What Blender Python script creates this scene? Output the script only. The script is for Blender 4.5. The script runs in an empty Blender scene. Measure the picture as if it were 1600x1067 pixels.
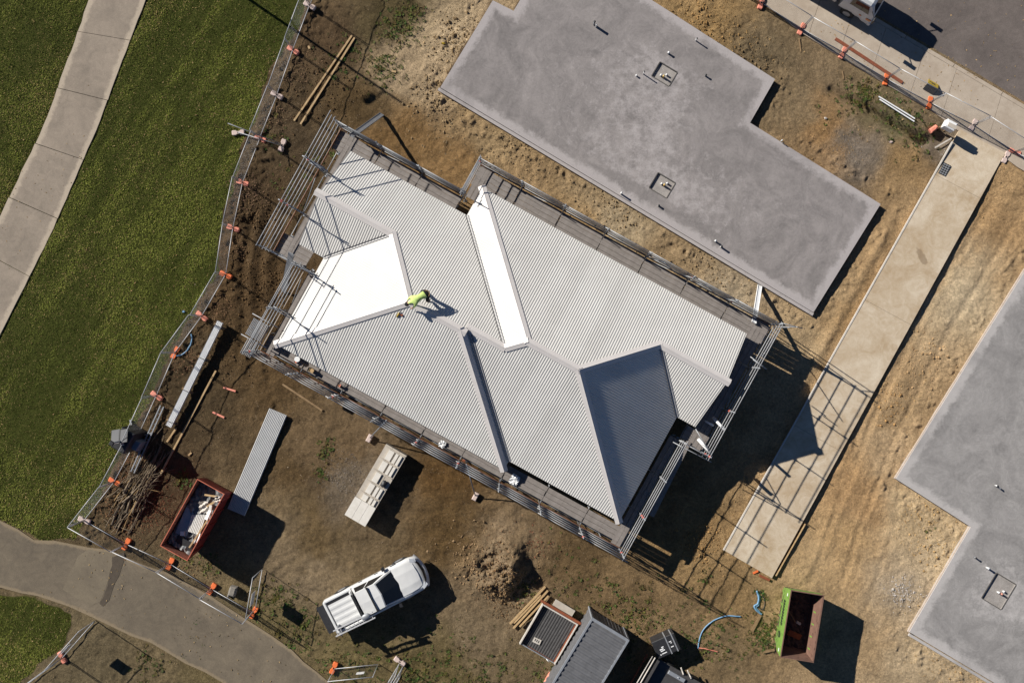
import bpy, bmesh, math, random
import numpy as np
from mathutils import Vector, Matrix
from mathutils.geometry import tessellate_polygon

rad = math.radians
random.seed(11)
RS = np.random.RandomState(7)
scn = bpy.context.scene
COL = scn.collection

# ------------------------------------------------------------------ camera, sky, sun, exposure
CAMH = 52.0            # the drone hangs 52 m above the ground and looks straight down
FPX = 1560.0           # focal length in photograph pixels (1600 px wide)
cd = bpy.data.cameras.new('camera'); cam = bpy.data.objects.new('camera', cd); COL.objects.link(cam)
cam.location = (0, 0, CAMH); cam.rotation_euler = (0, 0, 0)
cd.sensor_width = 36; cd.lens = 36 * FPX / 1600; cd.clip_end = 6000; cd.clip_start = 0.5
scn.camera = cam
SUN_EL = 31.0
SUN_AZ = 34.0          # shadows run this many degrees below the picture's x axis
w = bpy.data.worlds.new('World'); scn.world = w; w.use_nodes = True
wn = w.node_tree.nodes; bg = wn['Background']
sky = wn.new('ShaderNodeTexSky'); sky.sky_type = 'NISHITA'; sky.sun_disc = False
sky.sun_elevation = rad(SUN_EL); sky.sun_rotation = rad(-90 + SUN_AZ)
sky.altitude = 100; sky.air_density = 0.55; sky.dust_density = 0.0; sky.ozone_density = 5.0
w.node_tree.links.new(sky.outputs[0], bg.inputs[0]); bg.inputs[1].default_value = 0.05
sl = bpy.data.lights.new('sun', 'SUN'); sl.energy = 5.0; sl.angle = rad(0.5); sl.color = (1, 0.955, 0.88)
so = bpy.data.objects.new('sun', sl); COL.objects.link(so)
sdir = Vector((math.cos(rad(SUN_AZ)) * math.cos(rad(SUN_EL)), -math.sin(rad(SUN_AZ)) * math.cos(rad(SUN_EL)), -math.sin(rad(SUN_EL))))
so.rotation_euler = sdir.to_track_quat('-Z', 'Y').to_euler(); so.location = (-40, 30, 60)
scn.view_settings.view_transform = 'Standard'; scn.view_settings.look = 'None'
scn.view_settings.exposure = 0.46; scn.view_settings.gamma = 1; scn.view_settings.use_curve_mapping = False
KEXP = 1.22            # what a lit, level surface shows per unit of albedo

# ------------------------------------------------------------------ helpers
def P(px, py, h=0.0):
    """ground-plan point that the photograph shows at pixel (px, py), at height h"""
    s = (CAMH - h) / FPX
    return Vector(((px - 800) * s, (533.5 - py) * s, h))

def lin(c):
    return tuple(((v / 255.0) / 12.92 if v / 255.0 <= 0.04045 else ((v / 255.0 + 0.055) / 1.055) ** 2.4) for v in c)

def alb(c):                     # seen colour of a sunlit level surface -> albedo
    return tuple(min(0.85, v / KEXP) for v in lin(c))

ORIG = {}

def tag(o, label=None, cat=None, group=None, kind=None):
    if label: o['label'] = label
    if cat: o['category'] = cat
    if group: o['group'] = group
    if kind: o['kind'] = kind
    return o

def thing(name, loc, label, cat, group=None, rz=0.0):
    o = bpy.data.objects.new(name, None); COL.objects.link(o)
    o.location = loc; o.rotation_euler = (0, 0, rz); o.empty_display_size = 0.3
    ORIG[o.name] = Vector(loc)
    return tag(o, label, cat, group)

class MB:
    def __init__(self): self.v = []; self.f = []
    def add(self, vs, fs):
        n = len(self.v); self.v += [tuple(p) for p in vs]; self.f += [tuple(i + n for i in q) for q in fs]; return self
    def obox(self, c, ax, ay, az):      # centre and three half-axis vectors
        c, ax, ay, az = Vector(c), Vector(ax), Vector(ay), Vector(az)
        vs = [c + sx * ax + sy * ay + sz * az for sz in (-1, 1) for sy in (-1, 1) for sx in (-1, 1)]
        return self.add(vs, [(0, 2, 3, 1), (4, 5, 7, 6), (0, 1, 5, 4), (2, 6, 7, 3), (0, 4, 6, 2), (1, 3, 7, 5)])
    def box(self, c, s, rz=0.0):
        co, si = math.cos(rz), math.sin(rz)
        return self.obox(c, (co * s[0] / 2, si * s[0] / 2, 0), (-si * s[1] / 2, co * s[1] / 2, 0), (0, 0, s[2] / 2))
    def cbox(self, c, s, ch, rz=0.0):   # box with chamfered top edges
        x, y, z = s[0] / 2, s[1] / 2, s[2] / 2
        co, si = math.cos(rz), math.sin(rz); vs = []
        for zz, k in ((-z, 0), (z - ch, 0), (z, ch)):
            for sx, sy in ((-1, -1), (1, -1), (1, 1), (-1, 1)):
                a, b = sx * (x - k), sy * (y - k)
                vs.append((c[0] + co * a - si * b, c[1] + si * a + co * b, c[2] + zz))
        fs = [(3, 2, 1, 0), (8, 9, 10, 11)]
        for r in (0, 4):
            for i in range(4): fs.append((r + i, r + (i + 1) % 4, r + 4 + (i + 1) % 4, r + 4 + i))
        return self.add(vs, fs)
    def beam(self, a, b, wd, th, up=(0, 0, 1)):   # bar of width wd (level) and thickness th
        a, b = Vector(a), Vector(b); d = (b - a); L = d.length; d.normalize()
        s = d.cross(Vector(up))
        if s.length < 1e-4: s = Vector((1, 0, 0))
        s.normalize(); n = s.cross(d)
        return self.obox((a + b) / 2, d * L / 2, s * wd / 2, n * th / 2)
    def tube(self, a, b, r, n=6, r2=None, cap=True):
        a, b = Vector(a), Vector(b); d = b - a
        if d.length < 1e-6: return self
        d.normalize(); s = d.cross(Vector((0, 0, 1)))
        if s.length < 1e-3: s = Vector((1, 0, 0))
        s.normalize(); t = d.cross(s); r2 = r if r2 is None else r2; vs = []
        for q, rr in ((a, r), (b, r2)):
            for i in range(n):
                an = 2 * math.pi * i / n; vs.append(q + (s * math.cos(an) + t * math.sin(an)) * rr)
        fs = [(i, (i + 1) % n, n + (i + 1) % n, n + i) for i in range(n)]
        if cap: fs += [tuple(range(n))[::-1], tuple(range(n, 2 * n))]
        return self.add(vs, fs)
    def path(self, pts, r, n=6):
        pts = [Vector(p) for p in pts]; rings = []; N = len(pts); vs = []
        for i, p in enumerate(pts):
            d = (pts[min(i + 1, N - 1)] - pts[max(i - 1, 0)]).normalized(); s = d.cross(Vector((0, 0, 1)))
            if s.length < 1e-3: s = Vector((1, 0, 0))
            s.normalize(); t = d.cross(s); rr = r[i] if isinstance(r, (list, tuple)) else r
            for k in range(n):
                an = 2 * math.pi * k / n; vs.append(p + (s * math.cos(an) + t * math.sin(an)) * rr)
        fs = [(i * n + k, i * n + (k + 1) % n, (i + 1) * n + (k + 1) % n, (i + 1) * n + k) for i in range(N - 1) for k in range(n)]
        fs += [tuple(range(n))[::-1], tuple(range((N - 1) * n, N * n))]
        return self.add(vs, fs)
    def prism(self, poly, z0, z1):      # plan polygon (any winding)
        pts = [Vector((p[0], p[1], 0)) for p in poly]
        ar = sum(pts[i].x * pts[(i + 1) % len(pts)].y - pts[(i + 1) % len(pts)].x * pts[i].y for i in range(len(pts)))
        if ar < 0: pts = pts[::-1]
        n = len(pts)
        vs = [(p.x, p.y, z0) for p in pts] + [(p.x, p.y, z1) for p in pts]
        fs = [(i, (i + 1) % n, n + (i + 1) % n, n + i) for i in range(n)] + [tuple(range(n))[::-1], tuple(range(n, 2 * n))]
        return self.add(vs, fs)
    def loft(self, rings, close=True, caps=True):
        n = len(rings[0]); vs = [p for r in rings for p in r]; fs = []
        m = n if close else n - 1
        for i in range(len(rings) - 1):
            for k in range(m): fs.append((i * n + k, i * n + (k + 1) % n, (i + 1) * n + (k + 1) % n, (i + 1) * n + k))
        if caps: fs += [tuple(range(n))[::-1], tuple(range((len(rings) - 1) * n, len(rings) * n))]
        return self.add(vs, fs)
    def mesh(self, name, o=Vector((0, 0, 0)), smooth=False):
        me = bpy.data.meshes.new(name)
        me.from_pydata([(p[0] - o.x, p[1] - o.y, p[2] - o.z) for p in self.v], [], self.f)
        bm = bmesh.new(); bm.from_mesh(me); bmesh.ops.recalc_face_normals(bm, faces=bm.faces); bm.to_mesh(me); bm.free()
        if smooth: me.polygons.foreach_set('use_smooth', [True] * len(me.polygons))
        return me
    def build(self, name, mat, parent=None, smooth=False, local=False):
        o0 = Vector((0, 0, 0)) if (local or parent is None) else ORIG[parent.name]
        me = self.mesh(name, o0, smooth); me.materials.append(mat)
        o = bpy.data.objects.new(name, me); COL.objects.link(o)
        if parent: o.parent = parent
        ORIG[o.name] = o0
        return o
    def top(self, name, mat, loc, label, cat, group=None, smooth=False):   # a thing made of one mesh
        loc = Vector(loc); me = self.mesh(name, loc, smooth); me.materials.append(mat)
        o = bpy.data.objects.new(name, me); COL.objects.link(o); o.location = loc; ORIG[o.name] = loc
        return tag(o, label, cat, group)

def copy_tree(o, parent=None):
    c = o.copy(); COL.objects.link(c)
    if parent is not None: c.parent = parent
    for ch in list(o.children): copy_tree(ch, c)
    return c

ORD = ['first', 'second', 'third', 'fourth', 'fifth', 'sixth', 'seventh', 'eighth', 'ninth', 'tenth', 'eleventh', 'twelfth',
       'thirteenth', 'fourteenth', 'fifteenth', 'sixteenth', 'seventeenth', 'eighteenth', 'nineteenth', 'twentieth']

# ------------------------------------------------------------------ materials
MATS = {}
def mat(name, col, col2=None, scale=4.0, rough=0.6, metal=0.0, bump=0.0, bscale=60.0, detail=6.0, spots=None, aniso=None, spec=0.5):
    if name in MATS: return MATS[name]
    m = bpy.data.materials.new(name); m.use_nodes = True; nt = m.node_tree; N = nt.nodes; L = nt.links
    b = N['Principled BSDF']; b.inputs['Roughness'].default_value = rough; b.inputs['Metallic'].default_value = metal
    b.inputs['Specular IOR Level'].default_value = spec
    tc = N.new('ShaderNodeTexCoord'); vec = tc.outputs['Object']
    if aniso:
        mp = N.new('ShaderNodeMapping'); mp.inputs['Scale'].default_value = aniso; L.new(vec, mp.inputs[0]); vec = mp.outputs[0]
    if col2 is not None:
        nz = N.new('ShaderNodeTexNoise'); nz.inputs['Scale'].default_value = scale; nz.inputs['Detail'].default_value = detail
        nz.inputs['Roughness'].default_value = 0.65; L.new(vec, nz.inputs['Vector'])
        rp = N.new('ShaderNodeValToRGB'); rp.color_ramp.elements[0].position = 0.3; rp.color_ramp.elements[1].position = 0.7
        rp.color_ramp.elements[0].color = (*col, 1); rp.color_ramp.elements[1].color = (*col2, 1)
        L.new(nz.outputs['Fac'], rp.inputs[0]); out = rp.outputs[0]
        if spots:
            n2 = N.new('ShaderNodeTexNoise'); n2.inputs['Scale'].default_value = spots[1]; n2.inputs['Detail'].default_value = 8
            L.new(vec, n2.inputs['Vector'])
            r2 = N.new('ShaderNodeValToRGB'); r2.color_ramp.elements[0].position = spots[2]; r2.color_ramp.elements[1].position = spots[2] + 0.08
            L.new(n2.outputs['Fac'], r2.inputs[0])
            mx = N.new('ShaderNodeMix'); mx.data_type = 'RGBA'; mx.inputs[7].default_value = (*spots[0], 1)
            L.new(r2.outputs[0], mx.inputs[0]); L.new(out, mx.inputs[6]); out = mx.outputs[2]
        L.new(out, b.inputs['Base Color'])
    else: b.inputs['Base Color'].default_value = (*col, 1)
    if bump:
        n3 = N.new('ShaderNodeTexNoise'); n3.inputs['Scale'].default_value = bscale; n3.inputs['Detail'].default_value = 5
        L.new(vec, n3.inputs['Vector'])
        bp = N.new('ShaderNodeBump'); bp.inputs['Strength'].default_value = bump; bp.inputs['Distance'].default_value = 0.02
        L.new(n3.outputs['Fac'], bp.inputs['Height']); L.new(bp.outputs[0], b.inputs['Normal'])
    MATS[name] = m; return m

M_galv = mat('galvanised_steel', (0.23, 0.24, 0.255), (0.36, 0.37, 0.38), 9, 0.5, 0.3)
M_rail = mat('galvanised_rail', (0.25, 0.25, 0.255), (0.38, 0.38, 0.38), 6, 0.65, 0.1)
M_fence = mat('fence_tube', (0.40, 0.40, 0.41), (0.56, 0.56, 0.56), 6, 0.5, 0.2)
M_wire = mat('fence_wire', (0.16, 0.165, 0.17), None, rough=0.5, metal=0.3)
M_plank = mat('deck_plank_steel', alb((126, 118, 112)), alb((152, 144, 138)), 3, 0.7, 0.0, 0.15, 40, aniso=(1, 1, 1), spots=((0.12, 0.10, 0.085), 9, 0.66))
M_timber = mat('pine_timber', alb((176, 142, 98)), alb((208, 178, 132)), 5, 0.75, 0, 0.2, 30)
M_timber_old = mat('weathered_timber', alb((128, 102, 70)), alb((160, 132, 96)), 6, 0.85, 0, 0.2, 30)
M_toe = mat('brown_toe_board', alb((96, 64, 42)), alb((150, 96, 56)), 5, 0.8)
M_orange = mat('orange_plastic', alb((242, 112, 52)), alb((252, 136, 80)), 14, 0.55)
M_pink = mat('faded_orange_plastic', alb((236, 138, 112)), alb((248, 164, 140)), 10, 0.6)
M_pale = mat('pale_concrete_foot', alb((206, 182, 172)), alb((226, 206, 196)), 10, 0.8)
M_white = mat('white_paint', (0.78, 0.78, 0.77), (0.82, 0.82, 0.81), 3, 0.35)
M_dull = mat('off_white_panel', alb((200, 192, 180)), alb((226, 218, 208)), 4, 0.6)
M_black = mat('black_plastic', (0.018, 0.018, 0.02), (0.032, 0.032, 0.034), 8, 0.5)
M_rubber = mat('tyre_rubber', (0.015, 0.015, 0.015), None, rough=0.85)
M_rust = mat('rusty_steel', alb((120, 62, 36)), alb((160, 88, 54)), 9, 0.8, 0, 0.2, 40)
M_glass = mat('dark_glass', (0.012, 0.014, 0.017), None, rough=0.06, spec=0.6)
M_pvc = mat('white_pvc', (0.74, 0.74, 0.73), None, rough=0.35)
M_blue = mat('blue_hose', alb((104, 148, 184)), alb((130, 172, 204)), 5, 0.45)
M_pal0 = mat('grey_stone', alb((120, 114, 106)), alb((150, 144, 134)), 6, 0.9)
M_open_shade = mat('opening_shade', (0.012, 0.012, 0.012), None, rough=0.9)  # near-black, paints the shade inside openings

# ------------------------------------------------------------------ noise on arrays
def vnoise(x, y, seed):
    r = np.random.RandomState(seed); T = 256; g = r.rand(T, T)
    xi = np.floor(x).astype(int); yi = np.floor(y).astype(int); fx = x - xi; fy = y - yi
    fx = fx * fx * fx * (fx * (fx * 6 - 15) + 10); fy = fy * fy * fy * (fy * (fy * 6 - 15) + 10)
    a = g[xi % T, yi % T]; b = g[(xi + 1) % T, yi % T]; c = g[xi % T, (yi + 1) % T]; d = g[(xi + 1) % T, (yi + 1) % T]
    return (a * (1 - fx) + b * fx) * (1 - fy) + (c * (1 - fx) + d * fx) * fy - 0.5

def fbm(x, y, f, oct, seed, gain=0.5):
    s = 0; a = 1.0
    for k in range(oct):
        s = s + a * vnoise(x * f + 31.7 * k + 900, y * f - 17.3 * k + 900, seed + k); f *= 2.03; a *= gain
    return s

def sdf(x, y, poly):            # signed distance to a polygon, negative inside (pixels)
    d = np.full(x.shape, 1e9); ins = np.zeros(x.shape, bool); n = len(poly)
    for i in range(n):
        ax, ay = poly[i]; bx, by = poly[(i + 1) % n]; ex, ey = bx - ax, by - ay
        t = np.clip(((x - ax) * ex + (y - ay) * ey) / (ex * ex + ey * ey + 1e-9), 0, 1)
        d = np.minimum(d, np.hypot(x - ax - t * ex, y - ay - t * ey))
        c = ((ay > y) != (by > y)) & (x < (bx - ax) * (y - ay) / ((by - ay) if by != ay else 1e-9) + ax)
        ins ^= c
    return np.where(ins, -d, d)

def sstep(e0, e1, v):
    t = np.clip((v - e0) / (e1 - e0), 0, 1); return t * t * (3 - 2 * t)

# ------------------------------------------------------------------ plan shapes (photograph pixels on the ground)
GRASS_A = [(-900, -900), (560, -900), (510, -120), (478, 0), (455, 60), (425, 110), (392, 190), (368, 270), (350, 350), (338, 430), (298, 500), (255, 575),
           (225, 645), (192, 705), (165, 760), (128, 812), (110, 842), (62, 846), (0, 806), (-900, 500)]
GRASS_B = [(-900, 800), (-100, 900), (0, 926), (66, 936), (108, 962), (108, 1004), (30, 1067), (-160, 1200), (-900, 1700)]
PATHPOLY = [(-160, 640), (0, 338), (72, 190), (143, -10), (200, -120), (284, -120), (227, 4), (150, 205), (80, 365), (0, 524), (-80, 680)]
TRACK = [(-300, 760), (-120, 790), (0, 815), (56, 842), (118, 850), (172, 858), (262, 896), (330, 932), (396, 972), (455, 1015), (515, 1070), (640, 1200),
         (520, 1300), (350, 1066), (262, 1018), (150, 966), (108, 945), (60, 931), (0, 918), (-300, 880)]
SLAB1 = [(688, 137), (770, 1), (802.5, 17.5), (842, -48), (955, -35), (1013, -3), (1211, 124), (1172, 192), (1376, 319), (1271, 488)]
SLAB2 = [(1640, 362), (1400, 748), (1517, 823), (1421, 987), (1640, 1118), (1900, 1118), (1900, 362)]
DRIVE = [(1497, 207), (1568, 244), (1206, 903), (1132, 860)]
def kerb_y(x): return 32 + (x - 1375) * 0.588
FOOTP = [(1000, -122), (1192, 4), (1252, 52), (1317, 92), (1384, 132), (1455, 173), (1497, 205), (1568, 246), (1590, 262), (1900, 440), (1900, kerb_y(1900)), (1000, kerb_y(1000))]

SOIL = [(400, 430, 88, 68, 44), (300, 600, 84, 69, 48), (250, 760, 84, 67, 47), (430, 560, 95, 74, 47), (520, 690, 118, 96, 68), (480, 740, 95, 75, 48),
        (548, 750, 116, 102, 84), (500, 840, 108, 88, 58), (420, 870, 130, 111, 84), (480, 890, 136, 117, 90), (700, 760, 99, 73, 41), (700, 830, 98, 76, 46),
        (785, 890, 146, 124, 96), (730, 930, 126, 106, 79), (760, 1000, 124, 106, 80), (830, 1030, 114, 97, 70), (900, 880, 105, 84, 56), (1000, 920, 122, 99, 68), (1060, 960, 130, 107, 76),
        (1130, 1030, 126, 105, 75), (1110, 900, 156, 126, 84), (1080, 860, 150, 118, 76), (1150, 940, 142, 114, 76), (520, 60, 92, 73, 51), (560, 150, 92, 73, 46),
        (470, 200, 86, 71, 51), (430, 300, 84, 67, 46), (610, 30, 88, 76, 48), (640, 110, 166, 140, 104), (690, 60, 176, 150, 112), (620, 225, 128, 98, 60), (700, 260, 136, 102, 59),
        (760, 210, 152, 124, 84), (800, 300, 150, 120, 80), (900, 370, 152, 119, 74), (960, 350, 160, 138, 104), (1050, 420, 150, 122, 84), (1150, 450, 158, 138, 108), (1240, 520, 166, 138, 98),
        (1120, 35, 150, 117, 70), (1190, 95, 106, 89, 63), (1250, 150, 128, 106, 74), (1300, 205, 154, 114, 66), (1335, 235, 118, 105, 90), (1400, 260, 152, 118, 72),
        (1390, 180, 108, 97, 64), (1440, 150, 118, 98, 70), (1480, 240, 110, 96, 80), (1300, 130, 124, 102, 72), (1430, 420, 184, 142, 92), (1350, 620, 182, 144, 96), (1330, 760, 172, 132, 84),
        (1300, 860, 178, 140, 90), (1405, 920, 166, 144, 114), (1400, 700, 180, 148, 106), (1400, 650, 164, 132, 90), (1500, 460, 186, 162, 124), (1560, 330, 165, 128, 82), (1350, 1000, 160, 130, 90), (1450, 1030, 176, 150, 112),
        (1470, 880, 192, 164, 122), (1250, 890, 170, 138, 94), (1440, 800, 188, 158, 114), (1400, 400, 166, 132, 88), (1330, 480, 160, 125, 80), (220, 1020, 116, 100, 72), (150, 1000, 112, 98, 72), (350, 1040, 110, 96, 64), (420, 960, 112, 98, 64), (560, 1020, 112, 98, 64), (680, 1050, 106, 92, 58),
        (980, 700, 110, 88, 58), (800, 560, 110, 88, 58), (1590, 300, 168, 132, 86), (1250, 430, 150, 124, 88)]

def grey(c, k=0.05, m=1.09):
    g = 0.30 * c[0] + 0.55 * c[1] + 0.15 * c[2]; return tuple((v + (g - v) * k) * m for v in c)

def relief(X, Y):
    """ground height in metres at plan position (m)"""
    px = 800 + 30 * X; py = 533.5 - 30 * Y
    wx = px + 14 * fbm(X, Y, 0.6, 3, 51); wy = py + 14 * fbm(X, Y, 0.6, 3, 61)
    g = np.maximum(sstep(6, -6, sdf(wx, wy, GRASS_A)), sstep(6, -6, sdf(wx, wy, GRASS_B)))
    h = 0.05 * fbm(X, Y, 0.35, 3, 3) + (1 - g) * ((0.075 - 0.035 * sstep(1180, 1300, px)) * fbm(X, Y, 1.6, 5, 13, 0.62)) + g * 0.03 * fbm(X, Y, 2.2, 3, 23)
    # coarse clods beside the slabs and along the disturbed strip by the lawn fence
    def ring(poly, r): return sstep(r, r * 0.3, np.maximum(sdf(px, py, poly), 0))
    cl = np.maximum(ring(SLAB1, 62) * sstep(1000, 900, px + 0.2 * py - 60 * 0) * 0.9, 0)
    cl = np.maximum(cl, ring(SLAB1, 45)); cl = np.maximum(cl, 0.75 * ring(SLAB2, 60)); cl = cl * (1 - g) * sstep(5, 20, sdf(px, py, SLAB1)) * sstep(4, 16, sdf(px, py, SLAB2))
    clod = np.maximum(fbm(X, Y, 2.7, 3, 33, 0.7) - 0.05, 0)
    h = h + cl * (0.20 * clod + 0.10 * np.maximum(fbm(X, Y, 6.0, 2, 37, 0.6) - 0.03, 0))
    h = h + (1 - g) * 0.05 * np.maximum(fbm(X, Y, 5.0, 2, 39, 0.6) - 0.12, 0)
    edge = sstep(75, 20, np.abs(sdf(px, py, GRASS_A))) * (1 - g)
    h = h + edge * (0.20 * np.maximum(fbm(X, Y, 2.3, 4, 43, 0.6), -0.1) + 0.10 * np.maximum(fbm(X, Y, 5.5, 2, 47, 0.6), 0))
    # wheel ruts running down beside the lawn fence
    for off, am in ((0, 1), (26, 0.8), (52, 0.7)):
        cx = 396 + off - (py - 330) * 0.12 + 6 * np.sin(py / 37.0)
        r_ = np.exp(-((px - cx) / 7.0) ** 2) * sstep(300, 345, py) * sstep(600, 540, py)
        h = h - am * 0.11 * r_ + am * 0.06 * np.exp(-((px - cx - 11) / 5.0) ** 2) * sstep(300, 345, py) * sstep(600, 540, py)
    # tread ripples of a machine beside the house
    for cx, cy in ((690, 235), (905, 345)):
        tx = (px - cx) * 0.875 + (py - cy) * 0.483; ty = -(px - cx) * 0.483 + (py - cy) * 0.875
        h = h + 0.016 * np.sin(tx * 2 * np.pi / 4.6) * sstep(80, 40, np.abs(tx)) * sstep(9, 4, np.abs(np.abs(ty) - 8))
    # wheel tracks over the sand and round the stacks
    for (x0, y0, x1, y1, cv, am) in ((1560, 300, 1260, 930, 26, 0.8), (1600, 330, 1300, 960, 30, 0.7), (1420, 560, 1330, 1000, -30, 0.5), (1480, 400, 1300, 800, 18, 0.6), (700, 800, 470, 700, -40, 0.5), (720, 770, 480, 660, -40, 0.5), (640, 860, 420, 900, 30, 0.5), (560, 200, 900, 400, 12, 0.6), (580, 170, 920, 372, 12, 0.6), (900, 860, 1080, 980, 20, 0.5), (420, 520, 470, 700, 20, 0.6)):
        ux, uy = x1 - x0, y1 - y0; ll = math.hypot(ux, uy); t = ((px - x0) * ux + (py - y0) * uy) / (ll * ll); dd = ((px - x0) * -uy + (py - y0) * ux) / ll - cv * np.sin(np.clip(t, 0, 1) * np.pi) + 4 * fbm(X, Y, 0.5, 2, 107)
        m_ = sstep(-0.02, 0.1, t) * sstep(1.02, 0.9, t); h = h + am * m_ * (-0.035 * np.exp(-(dd / 4.5) ** 2) + 0.022 * np.exp(-((np.abs(dd) - 8) / 3.0) ** 2) + 0.010 * np.exp(-(dd / 4.5) ** 2) * np.sin(t * ll * 2 * np.pi / 5.5))
    # spoil heap
    dx = (px - 778) / 66.0; dy = (py - 884) / 56.0; rr = np.sqrt(dx * dx + dy * dy) + 0.25 * fbm(X, Y, 0.9, 3, 71)
    top = sstep(1.25, 0.25, rr); heap = 0.72 * top * (1 + 0.7 * fbm(X, Y, 1.5, 5, 81, 0.65))
    heap = heap * (0.45 + 0.65 * sstep(-0.9, 0.35, dx)) * sstep(0.95, 0.42, dx + 0.55 * np.maximum(dy, 0))
    h = h + heap + sstep(1.5, 0.6, rr) * 0.22 * np.maximum(fbm(X, Y, 2.6, 4, 91, 0.6), -0.05)
    # ditch with weeds near the front fence, pit by the meter box
    ex, ey = 1300.0, 140.0; bx, by = 1445.0, 222.0
    t = np.clip(((px - ex) * (bx - ex) + (py - ey) * (by - ey)) / ((bx - ex) ** 2 + (by - ey) ** 2), 0, 1)
    dd = np.hypot(px - ex - t * (bx - ex), py - ey - t * (by - ey))
    h = h - (0.22 + 0.25 * t) * np.exp(-(dd / 6.0) ** 2) + 0.10 * np.exp(-((dd - 14) / 9.0) ** 2) * sstep(0.1, 0.4, t)
    h = h - 0.42 * np.exp(-(((px - 1464) / 24.0) ** 2 + ((py - 218) / 17.0) ** 2))
    # ridge of sand beside the driveway
    nx = (px - 1568) * 0.876 + (py - 244) * 0.482
    h = h + 0.06 * np.exp(-((nx - 40 - 12 * fbm(X, Y, 0.3, 2, 101)) / 13.0) ** 2) * sstep(250, 330, py) * sstep(950, 860, py)
    nx2 = (px - 1497) * 0.876 + (py - 207) * 0.482
    h = h + 0.12 * np.exp(-((nx2 + 24) / 9.0) ** 2) * sstep(300, 380, py) * sstep(640, 560, py)
    # level strips under everything paved or built
    for poly, mrg in ((PATHPOLY, 6), (TRACK, 8), (FOOTP, 4), (DRIVE, 3), (SLAB1, 3), (SLAB2, 3)):
        k = sstep(mrg, -2, sdf(px + 5 * fbm(X, Y, 1.2, 2, 111), py + 5 * fbm(X, Y, 1.2, 2, 121), poly)); h = h * (1 - k) - 0.06 * k
    k = sstep(0, -10, sdf(px, py, [(1240, -200), (2000, 200), (2000, kerb_y(2000)), (1000, kerb_y(1000))])); h = h * (1 - k) - 0.15 * k
    return h, g, px, py

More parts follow.
